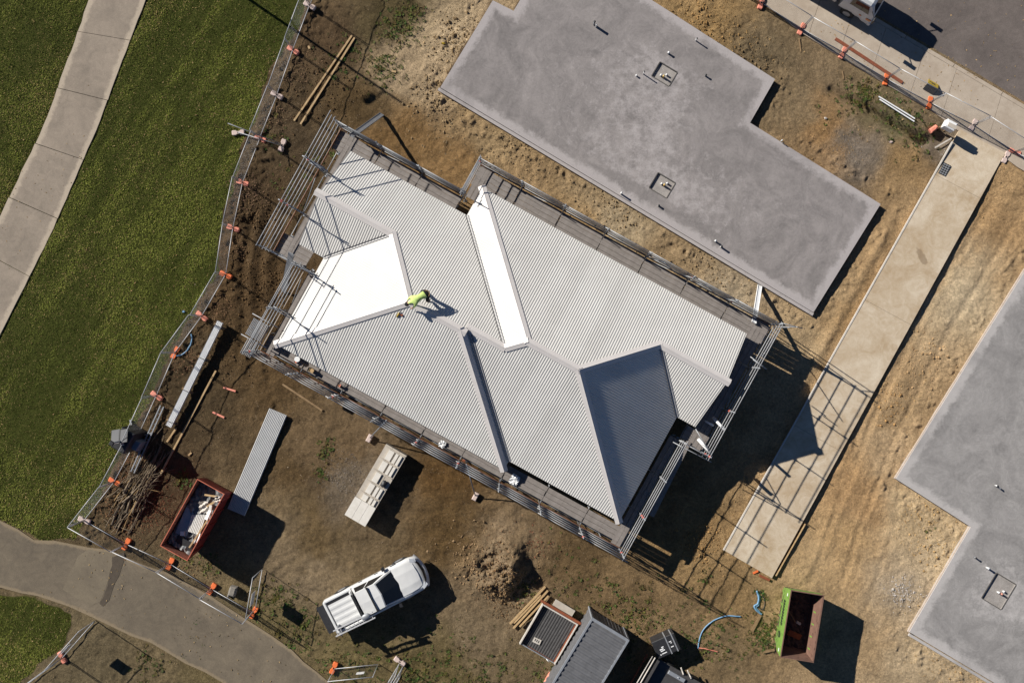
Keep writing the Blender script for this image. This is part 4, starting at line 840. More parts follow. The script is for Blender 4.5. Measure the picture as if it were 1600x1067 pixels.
# ------------------------------------------------------------------ temporary fencing
FW, FHT = 2.4, 2.1
def fence_proto():
    fr = MB(); r = 0.0195
    for x in (0.03, FW - 0.03): fr.tube((x, 0, 0.04), (x, 0, FHT), r, 6)
    for z in (0.14, FHT - 0.02): fr.tube((0.03, 0, z), (FW - 0.03, 0, z), r, 6)
    me1 = fr.mesh('frame', smooth=True); me1.materials.append(M_fence)
    ms = MB()
    for x in np.arange(0.09, FW - 0.05, 0.075): ms.tube((x, 0, 0.14), (x, 0, FHT - 0.02), 0.0019, 3, cap=False)
    for z in np.arange(0.28, FHT - 0.1, 0.15): ms.tube((0.03, 0.004, z), (FW - 0.03, 0.004, z), 0.0019, 3, cap=False)
    me2 = ms.mesh('wire_mesh'); me2.materials.append(M_wire)
    return me1, me2
FR_ME, MS_ME = fence_proto()
def fence_panel(a, b, label, group, lean=0.0, lift=0.0):
    d = b - a; L_ = math.hypot(d.x, d.y); o = thing('temporary_fence', (a.x, a.y, (a.z + b.z) / 2 + lift), label, 'fence', group, math.atan2(d.y, d.x)); o.scale = (L_ / FW, 1, 1); o.rotation_euler = (lean, 0, math.atan2(d.y, d.x))
    for nm, me in (('frame', FR_ME), ('wire_mesh', MS_ME)):
        c = bpy.data.objects.new(nm, me); COL.objects.link(c); c.parent = o
    return o
FOOT = {}
def foot(px, py, ang, m, label, group, sz=1.0):
    key = m.name
    if key not in FOOT:
        mb = MB(); out = []
        for x, y in ((-0.33, -0.10), (-0.28, -0.13), (-0.13, -0.13), (-0.06, -0.075), (0.06, -0.075), (0.13, -0.13), (0.28, -0.13), (0.33, -0.10)): out.append((x, y))
        out += [(x, -y) for x, y in out[::-1]]; n = len(out); vs = [(x, y, -0.02) for x, y in out] + [(x, y, 0.12) for x, y in out] + [(x * 0.9, y * 0.85, 0.155) for x, y in out]
        fs = [(r_ * n + i, r_ * n + (i + 1) % n, (r_ + 1) * n + (i + 1) % n, (r_ + 1) * n + i) for r_ in (0, 1) for i in range(n)] + [tuple(range(2 * n, 3 * n))]
        mb.add(vs, fs); me = mb.mesh('block'); me.materials.append(m)
        sl_ = MB()
        sl_.obox((0, 0, 0.13), (0.05, 0, 0), (0, 0.03, 0), (0, 0, 0.031))  # black box paints the slot's shade; the block itself is not pierced
        me2 = sl_.mesh('hole_shade'); me2.materials.append(M_open_shade); FOOT[key] = (me, me2)
    g = G(px, py); o = thing('ballast_block', (g.x, g.y, g.z), label, 'ballast block', group, rad(ang))
    for nm, me in zip(('block', 'hole_shade'), FOOT[key]):
        c = bpy.data.objects.new(nm, me); COL.objects.link(c); c.parent = o
    return o

LF = [(485, 11, M_pale, -30), (459, 80, M_pink, -32), (434, 150, M_pale, -28), (407, 217, M_pink, -25), (380, 286, M_pink, -18), (365, 357, M_pink, -20), (354, 430, M_orange, -25), (317, 494, M_pink, -40), (275, 551, M_orange, 62), (246, 618, M_pink, -35), (214, 688, M_orange, -30), (180, 752, M_orange, -28), (133, 812, M_pale, -22)]
cn = {M_pale.name: 'pale', M_pink.name: 'faded orange', M_orange.name: 'bright orange'}
for i, (x, y, m, an) in enumerate(LF): foot(x, y, an, m, f'{cn[m.name]} fence foot along the lawn, {ORD[i]} counted from the top', 'feet of the lawn fence')
pts = [G(511, -58)] + [G(x, y) for x, y, _, _ in LF]
for i in range(len(pts) - 1): fence_panel(pts[i], pts[i + 1], f'grey mesh fence panel on the lawn edge, {ORD[i]} counted from the top', 'lawn fence panels', random.uniform(-0.03, 0.03))
BF = [(199, 849, M_orange, 60), (267, 880, M_orange, 65), (332, 919, M_orange, 58)]
for i, (x, y, m, an) in enumerate(BF): foot(x, y, an, m, f'bright orange fence foot beside the asphalt track, {ORD[i]} counted from the left', 'feet of the track fence')
pts = [G(133, 812)] + [G(x, y) for x, y, _, _ in BF] + [G(397, 956)]
for i in range(len(pts) - 1): fence_panel(pts[i], pts[i + 1], f'grey mesh fence panel beside the asphalt track, {ORD[i]} counted from the left', 'track fence panels', random.uniform(-0.02, 0.02))
foot(397, 956, 60, M_orange, 'bright orange fence foot holding the open gate panel', 'feet of the gate')
fence_panel(G(400, 951), G(411, 887), 'grey mesh gate panel swung open beside the red skip shadow', 'gate panels')
foot(522, 1042, 65, M_orange, 'bright orange fence foot at the gate opening below the white utility vehicle', 'feet of the gate')
fence_panel(G(523, 1043), G(592, 1036), 'grey mesh gate panel with a white plate below the utility vehicle', 'gate panels')
foot(625, 1032, -35, M_pale, 'pale fence foot below the white utility vehicle', 'feet of the gate')
fence_panel(G(625, 1034), G(588, 1096), 'grey mesh fence panel leaving the frame below the utility vehicle', 'gate panels')
fence_panel(G(631, 1038), G(596, 1098), 'doubled grey mesh fence panel behind the one leaving the frame bottom', 'gate panels')
foot(98, 1026, -62, M_pink, 'faded orange fence foot at the lower left lawn corner', 'feet of the lower left fence')
fence_panel(G(98, 1027), G(150, 968), 'grey mesh fence panel at the lower left lawn corner', 'lower left fence panels'); fence_panel(G(98, 1027), G(36, 1073), 'grey mesh fence panel running out of the lower left frame', 'lower left fence panels')
sg = MB(); a = P(563, 1051, 1.2); sg.obox(a, Vector((0.2, 0.02, 0)), Vector((0.0, 0.012, 0)), Vector((0, 0, 0.14))); sg.top('fence_plate', M_white, a, 'small white plate wired on the gate panel mesh', 'sign')
for (x, y, h_, sz, dirv, lb) in ((124, 998, 1.55, 0.28, (52, 59), 'square white sign board on the lower left fence panel'), (404, 925, 1.3, 0.34, (11, 64), 'square white sign board on the open gate panel')):
    c = P(x, y); d_ = Vector((dirv[0], dirv[1] * (1 if y > 950 else 1), 0)).normalized(); c = Vector((c.x, c.y, h_)); sb_ = MB(); nn_ = Vector((-d_.y, d_.x, 0)); sb_.obox(c - nn_ * 0.03, d_ * sz, nn_ * 0.006, UP * sz)
    for sx in (-1, 1): sb_.obox(c - nn_ * 0.015 + d_ * sz * 0.8 * sx, d_ * 0.02, nn_ * 0.012, UP * 0.03)
    sb_.top('sign_board', M_white, c, lb, 'sign')
q = G(366, 921); mb = MB(); mb.cbox((q.x, q.y, 0.22), (0.34, 0.5, 0.42), 0.06, rad(-15)); mb.cbox((q.x - 0.22, q.y - 0.1, 0.12), (0.08, 0.5, 0.22), 0.02, rad(-15)); mb.top('stone_block', M_pal0, q, 'grey stone block inside the track fence near the gate', 'block')
# cross brace across the lawn fence
br = thing('fence_brace', G(408, 214), 'grey tube brace across the lawn fence weighted by pale blocks', 'fence brace')
mb = MB(); mb.tube(G(373, 208, 0.2), G(442, 229, 0.2), 0.024, 6); mb.build('tube', M_galv, br, True); mb = MB(); mb.tube(P(356, 193, 1.9), G(440, 226, 0.2), 0.024, 6); mb.build('tube', M_galv, br, True)
foot(373, 208, 5, M_pale, 'pale concrete block on the grass outside the lawn fence', 'blocks of the fence brace'); foot(442, 228, 70, M_pale, 'pale concrete block inside the lawn fence near the scaffold', 'blocks of the fence brace')
# front fence along the footpath
RF = [(1189, 6, M_pink, 72), (1252, 46, M_pink, 62), (1317, 83, M_pink, 62), (1384, 124, M_orange, 78), (1452, 161, M_orange, 78), (1520, 196, M_pale, 60), (1585, 238, M_pink, -20)]
for i, (x, y, m, an) in enumerate(RF): foot(x, y, an, m, f'{cn[m.name]} fence foot beside the road footpath, {ORD[i]} counted from the left', 'feet of the front fence')
pts = [G(1122, -34)] + [G(x, y) for x, y, _, _ in RF] + [G(1655, 275)]
for i in range(len(pts) - 1): fence_panel(pts[i], pts[i + 1], f'grey mesh fence panel beside the road footpath, {ORD[i]} counted from the left', 'front fence panels', random.uniform(-0.03, 0.03))
foot(1571, 246, 62, M_pale, 'pale fence foot beside the top of the driveway', 'feet of the front fence')

# ------------------------------------------------------------------ long goods on the ground
def stick(name, a, b, wd, th, m, label, cat='timber', group=None, lift=0.0, up2=0.0):
    A = G(*a); B = G(*b); z = max(A.z, B.z) + lift + th / 2 + 0.01; A.z = z; B.z = z + up2; mb = MB(); mb.beam(A, B, wd, th); return mb.top(name, m, (A.x, A.y, z - th / 2), label, cat, group)
stick('timber_length', (550.5, 56), (460, 189.5), 0.09, 0.05, M_timber, 'left of two long pine timbers lying above the scaffold corner', group='pair of long pine timbers')
stick('timber_length', (554.5, 60), (470, 195), 0.09, 0.05, M_timber, 'right of two long pine timbers lying above the scaffold corner', group='pair of long pine timbers')
stick('timber_length', (338, 579), (252, 739), 0.09, 0.09, M_timber, 'long pine timber lying beside the white channel bundle')
stick('timber_length', (276.5, 668), (262, 690), 0.09, 0.05, M_timber, 'short pine timber left of the long one near the light tower', lift=0.05)
stick('timber_length', (442, 600), (504, 641), 0.10, 0.05, M_timber_old, 'lone weathered timber lying below the scaffold rails')
stick('timber_peg', (350, 605), (369, 611), 0.09, 0.07, M_pink, 'upper of two short pink-painted timbers left of the roof sheets')
stick('timber_peg', (333, 643.5), (351, 652), 0.09, 0.07, M_pink, 'lower of two short pink-painted timbers left of the roof sheets')
stick('timber_offcut', (295, 711), (300, 706.5), 0.09, 0.05, M_timber, 'tiny pine offcut above the red skip'); stick('timber_offcut', (482, 72.5), (484, 77), 0.1, 0.05, M_timber, 'tiny pine offcut beside the top of the lawn fence')
stick('timber_offcut', (613, 112), (619, 113), 0.1, 0.05, M_timber, 'tiny pine offcut between the two timbers and the slab')
for i, (a, b, w_) in enumerate((((852, 915), (797, 973), 0.10), ((845, 928), (803, 972), 0.08), ((856, 921), (802, 980), 0.09), ((857, 929), (812, 977), 0.08))):
    stick('timber_length', a, b, w_, 0.07, M_timber, f'{ORD[i]} pine timber from the left in the pile beside the dark trailer', group='pine timber pile', lift=0.05 + 0.03 * (i % 2))
stick('steel_lintel', (1304.5, 61.5), (1409, 130), 0.16, 0.10, M_rust, 'long rusty red steel lintel lying on the footpath edge', 'steel beam', lift=0.05)
for i, (a, b) in enumerate((((1371, 152.5), (1427, 187)), ((1372, 157), (1426, 191.5)))): stick('white_pole', a, b, 0.06, 0.05, M_white, ('upper' if i == 0 else 'lower') + ' of two white poles lying beside the weedy ditch', 'pole', 'pair of white poles', lift=0.1)
stick('timber_offcut', (1248, 60), (1251, 82), 0.06, 0.03, M_timber_old, 'thin stick lying below the front fence near the truck'); stick('timber_offcut', (1316, 111), (1318, 124), 0.05, 0.03, M_timber_old, 'thin pale stick lying below the rusty lintel')
stick('timber_length', (1188, 960), (1175, 985), 0.13, 0.05, M_timber_old, 'short weathered board near the blue hose coil'); stick('timber_length', (1192, 1018), (1210, 1014), 0.13, 0.05, M_timber_old, 'short weathered board left of the green skip')
stick('timber_length', (1461, 231), (1487, 216), 0.07, 0.05, M_dull, 'short pale peg beside the meter box', lift=0.1)
stick('orange_board', (1186, 898), (1202, 905.5), 0.12, 0.08, M_rust, 'rust-orange board under the driveway end', 'board', lift=0.02); stick('orange_board', (1176, 895), (1184, 891), 0.10, 0.03, M_orange, 'small orange strip at the driveway end', 'board', lift=0.02)
# white channel bundle on bearers
cb = thing('channel_bundle', G(303, 585), 'long white steel channel bundle on bearers beside the lawn fence', 'steel bundle')
A = P(343.5, 503, 0.45); B = P(263, 666, 0.45); d = (B - A).normalized(); s = d.cross(UP)
for k in range(4):
    mb = MB(); o_ = s * (-0.115 + 0.077 * k); mb.beam(A + o_ - UP * 0.10, B + o_ - UP * 0.10, 0.072, 0.2); 
    for e in (-1, 1): mb.beam(A + o_ + s * 0.031 * e + UP * 0.008, B + o_ + s * 0.031 * e + UP * 0.008, 0.008, 0.016)
    mb.build('channel', M_white, cb)
for t in (0.04, 0.35, 0.66, 0.96):
    c = A.lerp(B, t); mb = MB(); mb.obox((c.x, c.y, 0.1), s * 0.3, d * 0.05, UP * 0.145); mb.build('bearer', M_timber_old, cb); mb = MB(); mb.beam(c - s * 0.165 + UP * 0.026, c + s * 0.165 + UP * 0.026, 0.03, 0.006); mb.build('strap', M_black, cb)
# aluminium ladder
ld = thing('ladder', G(232, 690), 'aluminium ladder lying on the branches near the light tower', 'ladder')
A = G(255, 634, 0.16); B = G(212, 736, 0.42); d = (B - A).normalized(); s = d.cross(UP).normalized()
for e in (-1, 1): mb = MB(); mb.beam(A + s * 0.09 * e, B + s * 0.09 * e, 0.06, 0.08); mb.build('stile', M_galv, ld)
for k in range(13): p = A.lerp(B, (k + 0.5) / 13); mb = MB(); mb.tube(p - s * 0.09, p + s * 0.09, 0.016, 6); mb.build('rung', M_galv, ld, True)
# pack of roof sheets
def sheet_stack(a, b, wd, nrib, h, m, label):
    A = P(a[0], a[1], h); B = P(b[0], b[1], h); d = (B - A).normalized(); s = d.cross(UP); o = thing('roof_sheet_pack', G((a[0] + b[0]) / 2, (a[1] + b[1]) / 2), label, 'roof sheets')
    for lay in range(3):
        z = -0.022 * lay; off = s * random.uniform(-0.015, 0.015) + d * random.uniform(-0.03, 0.03); r0 = []; r1 = []
        for k in range(nrib * 6 + 1):
            ph = (k % 6) / 6; e = [0, 0.4, 0.95, 1, 0.95, 0.4][k % 6] * 0.028; q = s * (wd * (k / (nrib * 6) - 0.5)) + UP * (e + z) + off; r0.append(A + q); r1.append(B + q)
        mb = MB(); mb.loft([r0, r1], close=False, caps=False); mb.build('roof_sheet', m, o)
    for t in (0.08, 0.5, 0.92): c = A.lerp(B, t); mb = MB(); mb.obox((c.x, c.y, c.z / 2 - 0.05), s * (wd / 2), d * 0.05, UP * (c.z / 2 - 0.01)); mb.build('bearer', M_timber_old, o)
    return o
M_sheet = mat('grey_sheet_steel', (0.40, 0.40, 0.395), (0.46, 0.46, 0.455), 2, 0.5)
sheet_stack((434.5, 644), (369, 799.5), 0.98, 12, 0.2, M_sheet, 'pack of pale ribbed roof sheets lying beside the red skip')
# stack of cladding packs
pk = thing('cladding_stack', G(585, 760), 'stack of beige cladding panels with loose white lengths on top', 'panel stack')
A = P(619, 703, 0.75); B = P(554, 814, 0.75); d = (B - A).normalized(); s = d.cross(UP); L_ = (B - A).length
M_pal = mat('beige_panel', alb((182, 172, 158)), alb((206, 196, 182)), 3, 0.7); M_pal2 = mat('white_length', alb((226, 220, 208)), alb((242, 236, 226)), 4, 0.55)
for k in range(3):
    mb = MB(); c = (A + B) / 2 + s * (-0.41 + 0.41 * k); mb.obox((c.x, c.y, 0.36), s * 0.198, d * (L_ / 2), UP * 0.29); mb.build('panel_pack', M_pal, pk)
for t in (0.06, 0.36, 0.66, 0.95): c = A.lerp(B, t); mb = MB(); mb.obox((c.x, c.y, 0.03), s * 0.6, d * 0.05, UP * 0.045); mb.build('bearer', M_timber_old, pk)
for k in range(3): c = A.lerp(B, 0.86) + s * (-0.41 + 0.41 * k); mb = MB(); mb.obox((c.x, c.y, 0.74), s * 0.2, d * 0.54, UP * 0.09); mb.build('panel', M_pal2, pk)
for i in range(5):
    for j, (so_, w_) in enumerate(((-0.38, 0.07), (-0.17, 0.08), (0.16, 0.15))):
        if i == 2 and j < 2: continue
        c = A.lerp(B, 0.10 + 0.155 * i) + s * so_; mb = MB(); mb.obox((c.x, c.y, 0.69), s * w_, d * 0.27, UP * 0.035); mb.build('white_length', M_pal2, pk)
for i in range(5): c = A.lerp(B, 0.025 + 0.155 * i); mb = MB(); mb.obox((c.x, c.y, 0.685), s * 0.56, d * 0.022, UP * 0.03); mb.build('batten', M_pal, pk)
bag = MB(); c = A.lerp(B, 0.43) - s * 0.33; rr = []
for k in range(7):
    t = k / 6; r_ = 0.17 * math.sin(math.pi * (0.12 + 0.8 * t)); rr.append([c + d * (math.cos(q * 0.785) * r_ * 1.2) + s * (math.sin(q * 0.785) * r_ + 0.03 * math.sin(q * 2.3)) + UP * (-0.1 + 0.2 * t) for q in range(8)])
bag.loft(rr); bag.top('tool_bag', M_black, (c.x, c.y, 0.65), 'black tool bag sitting on the cladding panel stack', 'bag', smooth=True)

# ------------------------------------------------------------------ branch heap
bh = thing('branch_pile', G(215, 765), 'heap of cut grey branches in the lower left fence corner', 'branch pile')
M_bark = mat('bark', alb((100, 87, 70)), alb((150, 132, 108)), 8, 0.9, 0, 0.3, 30); M_bark2 = mat('fresh_cut_wood', alb((136, 108, 70)), alb((166, 136, 92)), 8, 0.9)
for i in range(110):
    tt = random.gauss(0, 30); ac = random.gauss(0, 13); cx = 216 + 0.5 * tt + 0.86 * ac; cy = 762 - 0.86 * tt + 0.5 * ac; an = rad(random.gauss(-60, 9)) if i < 92 else rad(random.uniform(-170, 10)); L_ = random.uniform(0.7, 2.6) if i > 14 else random.uniform(2.0, 3.1); r0 = random.uniform(0.014, 0.034) if i > 18 else random.uniform(0.04, 0.07)
    c = G(cx, cy); c.z = 0.06 + random.uniform(0, 0.5) * max(0.1, 1 - math.hypot(cx - 222, cy - 758) / 55); dv = Vector((math.cos(an), -math.sin(an), random.uniform(-0.12, 0.12))); sd = Vector((dv.y, -dv.x, 0)); pts = []; R = []
    bend = random.uniform(-0.25, 0.25)
    for k in range(6): t = k / 5; pts.append(c + dv * L_ * (t - 0.5) + sd * (bend * math.sin(t * 3.1) * L_ * 0.3 + random.uniform(-0.03, 0.03)) + UP * random.uniform(-0.02, 0.03)); R.append(r0 * (1 - 0.65 * t))
    mb = MB(); mb.path(pts, R, 5)
    for _ in range(random.randint(0, 3)):
        k = random.randint(2, 4); q = pts[k] + dv * random.uniform(0.2, 0.5) + sd * random.uniform(-0.35, 0.35) + UP * random.uniform(-0.05, 0.2); mb.tube(pts[k], q, R[k] * 0.6, 4, R[k] * 0.25)
    mb.build('branch', M_bark2 if i % 9 == 0 else M_bark, bh, True)

# ------------------------------------------------------------------ hoses
def hose(pts, r, m, label, name='hose', n=6):
    q = [Vector((x, y)) for x, y in pts]; out = []
    for i in range(len(q) - 1):
        p0, p1, p2, p3_ = q[max(i - 1, 0)], q[i], q[i + 1], q[min(i + 2, len(q) - 1)]
        for k in range(6):
            t = k / 6; c = 0.5 * ((2 * p1) + (p2 - p0) * t + (2 * p0 - 5 * p1 + 4 * p2 - p3_) * t * t + (3 * p1 - p0 - 3 * p2 + p3_) * t ** 3); out.append(G(c.x, c.y, r + 0.01))
    out.append(G(q[-1].x, q[-1].y, r + 0.01)); mb = MB(); mb.path(out, r, n); return mb.top(name, m, out[0], label, 'hose', smooth=True)
hose([(1090.7, 1012), (1092, 1000), (1097.5, 985), (1108, 973), (1123, 964.7), (1138, 961), (1157.5, 962.5)], 0.034, M_blue, 'long blue hose curving over the weeds beside the black crate')
hose([(1182, 922), (1185, 932), (1183.5, 942), (1178, 946), (1182, 953), (1190, 959)], 0.05, M_blue, 'thick blue hose coil left of the green skip'); hose([(1184, 924), (1187.5, 934), (1185, 944), (1181, 948), (1187, 955)], 0.03, M_blue, 'thin blue hose strand inside the coil left of the green skip')
hose([(1187, 922), (1193, 932), (1195, 942), (1192, 951), (1187, 950), (1186, 945)], 0.02, M_black, 'thin black hose loop beside the blue coil')
hose([(299, 522), (300, 532), (295, 545), (285, 554), (277, 556)], 0.035, M_blue, 'short blue hose arc beside the lawn fence foot'); hose([(1091, 1011), (1104, 1013), (1122, 1018)], 0.025, M_pink, 'thin orange hose end beside the blue hose')

# ------------------------------------------------------------------ pipe stubs through the slabs
def stub(px, py, h, r, sl, i, lean=(0, 0), elbow=False):
    b = P(px, py, ST); mb = MB(); t = b + UP * h + Vector((lean[0], lean[1], 0)); mb.tube(b - UP * 0.02, t, r, 9); o = mb.build('pipe_stub', M_pvc if i % 3 else M_galv, sl, True)
    k = MB(); k.tube(t - UP * 0.03, t + UP * 0.012, r * 1.18, 9); k.build('cap', M_pvc if i % 2 else M_black, o, True)
for i, (x, y, h, r) in enumerate(((928, 39, 0.5, 0.05), (931, 43, 0.42, 0.03), (1087, 64, 0.42, 0.035), (1044, 84, 0.2, 0.05), (1005, 116, 0.5, 0.03), (994, 119, 0.12, 0.04), (1102, 119, 0.2, 0.045), (970, 303, 0.35, 0.045), (1029, 322, 0.16, 0.05), (1117, 377, 0.2, 0.05), (1126, 386, 0.3, 0.05), (1220, 221, 0.28, 0.03), (1223, 224, 0.18, 0.03))): stub(x, y, h, r, slab1, i)
for i, (x, y, h, r) in enumerate(((1522, 870, 0.25, 0.04), (1541, 886, 0.3, 0.05), (1555, 758, 0.3, 0.04), (1560, 762, 0.2, 0.03))): stub(x, y, h, r, slab2, i)
def recess_bits(sl, cx, cy, m):
    for k, (dx, dy, h) in enumerate(((-4, 3, 0.25), (0, 5, 0.3), (5, 2, 0.16))):
        b = P(cx + dx, cy + dy, ST - 0.09); mb = MB(); mb.tube(b, b + UP * h, 0.05, 9); mb.build('drain_pipe', m if k == 1 else M_pvc, sl, True)
M_sanit = mat('terracotta_cap', alb((214, 150, 128)), None, rough=0.6); M_ycap = mat('yellow_cap', alb((226, 190, 110)), None, rough=0.6)
recess_bits(slab1, 1036, 116, M_ycap); recess_bits(slab1, 1037, 285, M_ycap); recess_bits(slab2, 1562, 921, M_sanit)

# ------------------------------------------------------------------ skips
def frame_of(corners, h):
    """centre, long axis and sizes of a level rectangle seen at four pixels (at height h): c0-c1 short, c1-c2 long"""
    q = [P(x, y, h) for x, y in corners]; c = sum(q, Vector()) / 4; l = ((q[2] - q[1]) + (q[3] - q[0])) / 2; s = ((q[1] - q[0]) + (q[2] - q[3])) / 2
    return c, l.length, s.length, math.atan2(l.y, l.x)
def skip_bin(corners, h, m_out, m_in, m_rim, label, end_in, side_in, ribs=5):
    c, L_, W_, rz = frame_of(corners, h); o = thing('skip_bin', (c.x, c.y, gz(c.x, c.y)), label, 'skip bin', None, rz); t = 0.045
    def ring(a, b, z, k=0.0): return [(sx * (a / 2 - k), sy * (b / 2 - k), z) for sx, sy in ((-1, -1), (1, -1), (1, 1), (-1, 1))]
    mb = MB(); mb.loft([ring(L_ - 2 * end_in, W_ - 2 * side_in, 0.06), ring(L_ - 0.5 * end_in, W_ - side_in * 0.2, h * 0.62), ring(L_, W_, h)], caps=False)
    mb.f.append((3, 2, 1, 0)); mb.build('outer_wall', m_out, o, local=True)
    mb = MB(); mb.loft([ring(L_, W_, h - 0.003, t), ring(L_ - 0.5 * end_in, W_ - side_in * 0.2, h * 0.62, t), ring(L_ - 2 * end_in, W_ - 2 * side_in, 0.12, t)], caps=False); mb.f.append((8, 9, 10, 11)); mb.build('inner_wall', m_in, o, local=True)
    rm = MB(); 
    for sx in (-1, 1): rm.box((sx * (L_ / 2 - 0.015), 0, h + 0.01), (0.04, W_ + 0.02, 0.06))
    for sy in (-1, 1): rm.box((0, sy * (W_ / 2 - 0.015), h + 0.008), (L_ - 0.09, 0.04, 0.06))
    rm.build('rim', m_rim, o, local=True)
    for k in range(ribs):
        x = -L_ / 2 + 0.45 + (L_ - 0.9) * k / (ribs - 1)
        for sy in (-1, 1): rb = MB(); rb.obox((x, sy * (W_ / 2 - side_in * 0.45 + 0.02), h * 0.5), (0.035, 0, 0), (0, 0.03, 0), (0, sy * side_in * 0.45, h * 0.42)); rb.build('rib', m_out, o, local=True)
    return o, L_, W_
M_redskip = mat('red_skip_paint', alb((128, 30, 24)), alb((172, 52, 40)), 4, 0.6, 0, 0.1, 20, spots=(alb((130, 96, 80)), 6, 0.62)); M_redrim = mat('rust_red_interior', alb((150, 92, 72)), alb((186, 126, 102)), 5, 0.75, spots=(alb((96, 60, 44)), 5, 0.6))
M_grn = mat('green_skip_paint', alb((112, 150, 62)), alb((136, 172, 84)), 4, 0.6, 0, 0.1, 20, spots=(alb((150, 128, 80)), 9, 0.68)); M_brn = mat('brown_skip_interior', alb((112, 84, 70)), alb((138, 104, 88)), 4, 0.8, spots=(alb((84, 58, 46)), 6, 0.6))
rs, RL, RW = skip_bin([(308.5, 748.5), (350.5, 771), (293.5, 875), (249, 853.5)], 1.95, M_redskip, M_redrim, mat('worn_red_edge', alb((186, 92, 66)), alb((206, 120, 92)), 5, 0.7), 'red steel skip bin full of building waste near the branches', 0.25, 0.02)
gs, GLn, GWd = skip_bin([(1236.5, 921.5), (1288, 930), (1271.5, 1034), (1219, 1027)], 1.95, M_grn, M_brn, M_brn, 'green steel skip bin on the sand below the driveway end', 0.3, 0.20)
# lettering and emblem on the green side facing the camera (worn, unreadable at this size)
M_letter = mat('dark_lettering', (0.02, 0.035, 0.015), None, rough=0.7)
for k in range(9):
    x = -0.95 + 0.145 * k
    for j, (dx, dz, sx, sz) in enumerate(((-0.035, 0, 0.022, 0.13), (0.03, 0.02 * (k % 3 - 1), 0.022, 0.11 - 0.02 * (k % 2)), (0, (0.08, -0.08, 0.0)[k % 3], 0.05, 0.02))):
        z = 1.25 + dz; y = GWd / 2 - 0.012 - 0.0; mb = MB(); mb.obox((x + dx, -(y - 0.003) + 0.0, z), (sx, 0, 0), (0, 0.028, 0), (0, 0, sz)); mb.build('letter', M_letter, gs, local=True)
em = MB(); n = 20
em.add([(0.75 + rr_ * 0.17 * math.cos(6.2832 * k / n), -(GWd / 2 - 0.012) - 0.026, 1.2 + rr_ * 0.2 * math.sin(6.2832 * k / n)) for rr_ in (1.0, 0.7) for k in range(n)], [(k, (k + 1) % n, n + (k + 1) % n, n + k) for k in range(n)]); em.build('emblem', M_letter, gs, local=True)
em = MB(); em.obox((0.75, -(GWd / 2 - 0.012) - 0.024, 1.2), (0.1, 0, 0.03), (0, 0.004, 0), (-0.01, 0, 0.06)); em.build('emblem', M_letter, gs, local=True)
for x in (-1.35, 1.45): st = MB(); st.box((x, -(GWd / 2 - 0.012) - 0.022, 1.55), (0.16, 0.01, 0.1)); st.build('sticker', M_white, gs, local=True)
def rubbish(root, L_, W_, items, zbase, tone, label, seed):
    r = random.Random(seed); c = Vector(root.location); rz = root.rotation_euler.z; R = Matrix.Rotation(rz, 3, 'Z')
    nx, ny = 26, 12; V = []; mb = MB()
    for j in range(ny):
        for i in range(nx):
            x = (i / (nx - 1) - 0.5) * (L_ - 0.34); y = (j / (ny - 1) - 0.5) * (W_ - 0.2); z = zbase + 0.10 * math.sin(x * 2.3 + seed) + 0.16 * r.random() + 0.12 * (y / W_); q = R @ Vector((x, y, 0)); V.append((c.x + q.x, c.y + q.y, c.z + z))
    mb.add(V, [(j * nx + i, j * nx + i + 1, (j + 1) * nx + i + 1, (j + 1) * nx + i) for j in range(ny - 1) for i in range(nx - 1)]); o = mb.top('rubbish_fill', tone, c, label, None); o['kind'] = 'stuff'
    for k, (x, y, z, lx, ly, lz, a, tx, ty, m, nm, lb, ct) in enumerate(items):
        q = R @ Vector((x, y, 0)); E = R @ Matrix.Rotation(a, 3, 'Z') @ Matrix.Rotation(ty, 3, 'Y') @ Matrix.Rotation(tx, 3, 'X'); ce = c + q + UP * z
        it = MB()
        if nm == 'roof_sheet_offcut':
            n = 9 * 4; r0 = []; r1 = []
            for i in range(n + 1): e = [0, 0.8, 1, 0.8][i % 4] * 0.03; yy = ly * (i / n - 0.5); r0.append(ce + E @ Vector((-lx / 2 * (0.55 + 0.45 * i / n), yy, e))); r1.append(ce + E @ Vector((lx / 2, yy, e)))
            it.loft([r0, r1], close=False, caps=False)
        elif nm == 'plastic_wrap':
            nn = 9; g = [[ce + E @ Vector((lx * (i / (nn - 1) - 0.5), ly * (j / (nn - 1) - 0.5), 0.09 * r.random() + 0.06 * math.sin(i * 1.7 + j))) for i in range(nn)] for j in range(nn)]; it.add([p for rr_ in g for p in rr_], [(j * nn + i, j * nn + i + 1, (j + 1) * nn + i + 1, (j + 1) * nn + i) for j in range(nn - 1) for i in range(nn - 1)])
        else: it.obox(ce, E @ Vector((lx / 2, 0, 0)), E @ Vector((0, ly / 2, 0)), E @ Vector((0, 0, lz / 2)))
        it.top(nm, m, ce, lb, ct)
M_junk = mat('rubbish_mix', alb((70, 78, 88)), alb((170, 168, 164)), 5, 0.8, 0, 0.4, 12); M_junk2 = mat('dark_rubbish', (0.03, 0.025, 0.025), (0.12, 0.07, 0.06), 4, 0.9, 0, 0.4, 14)
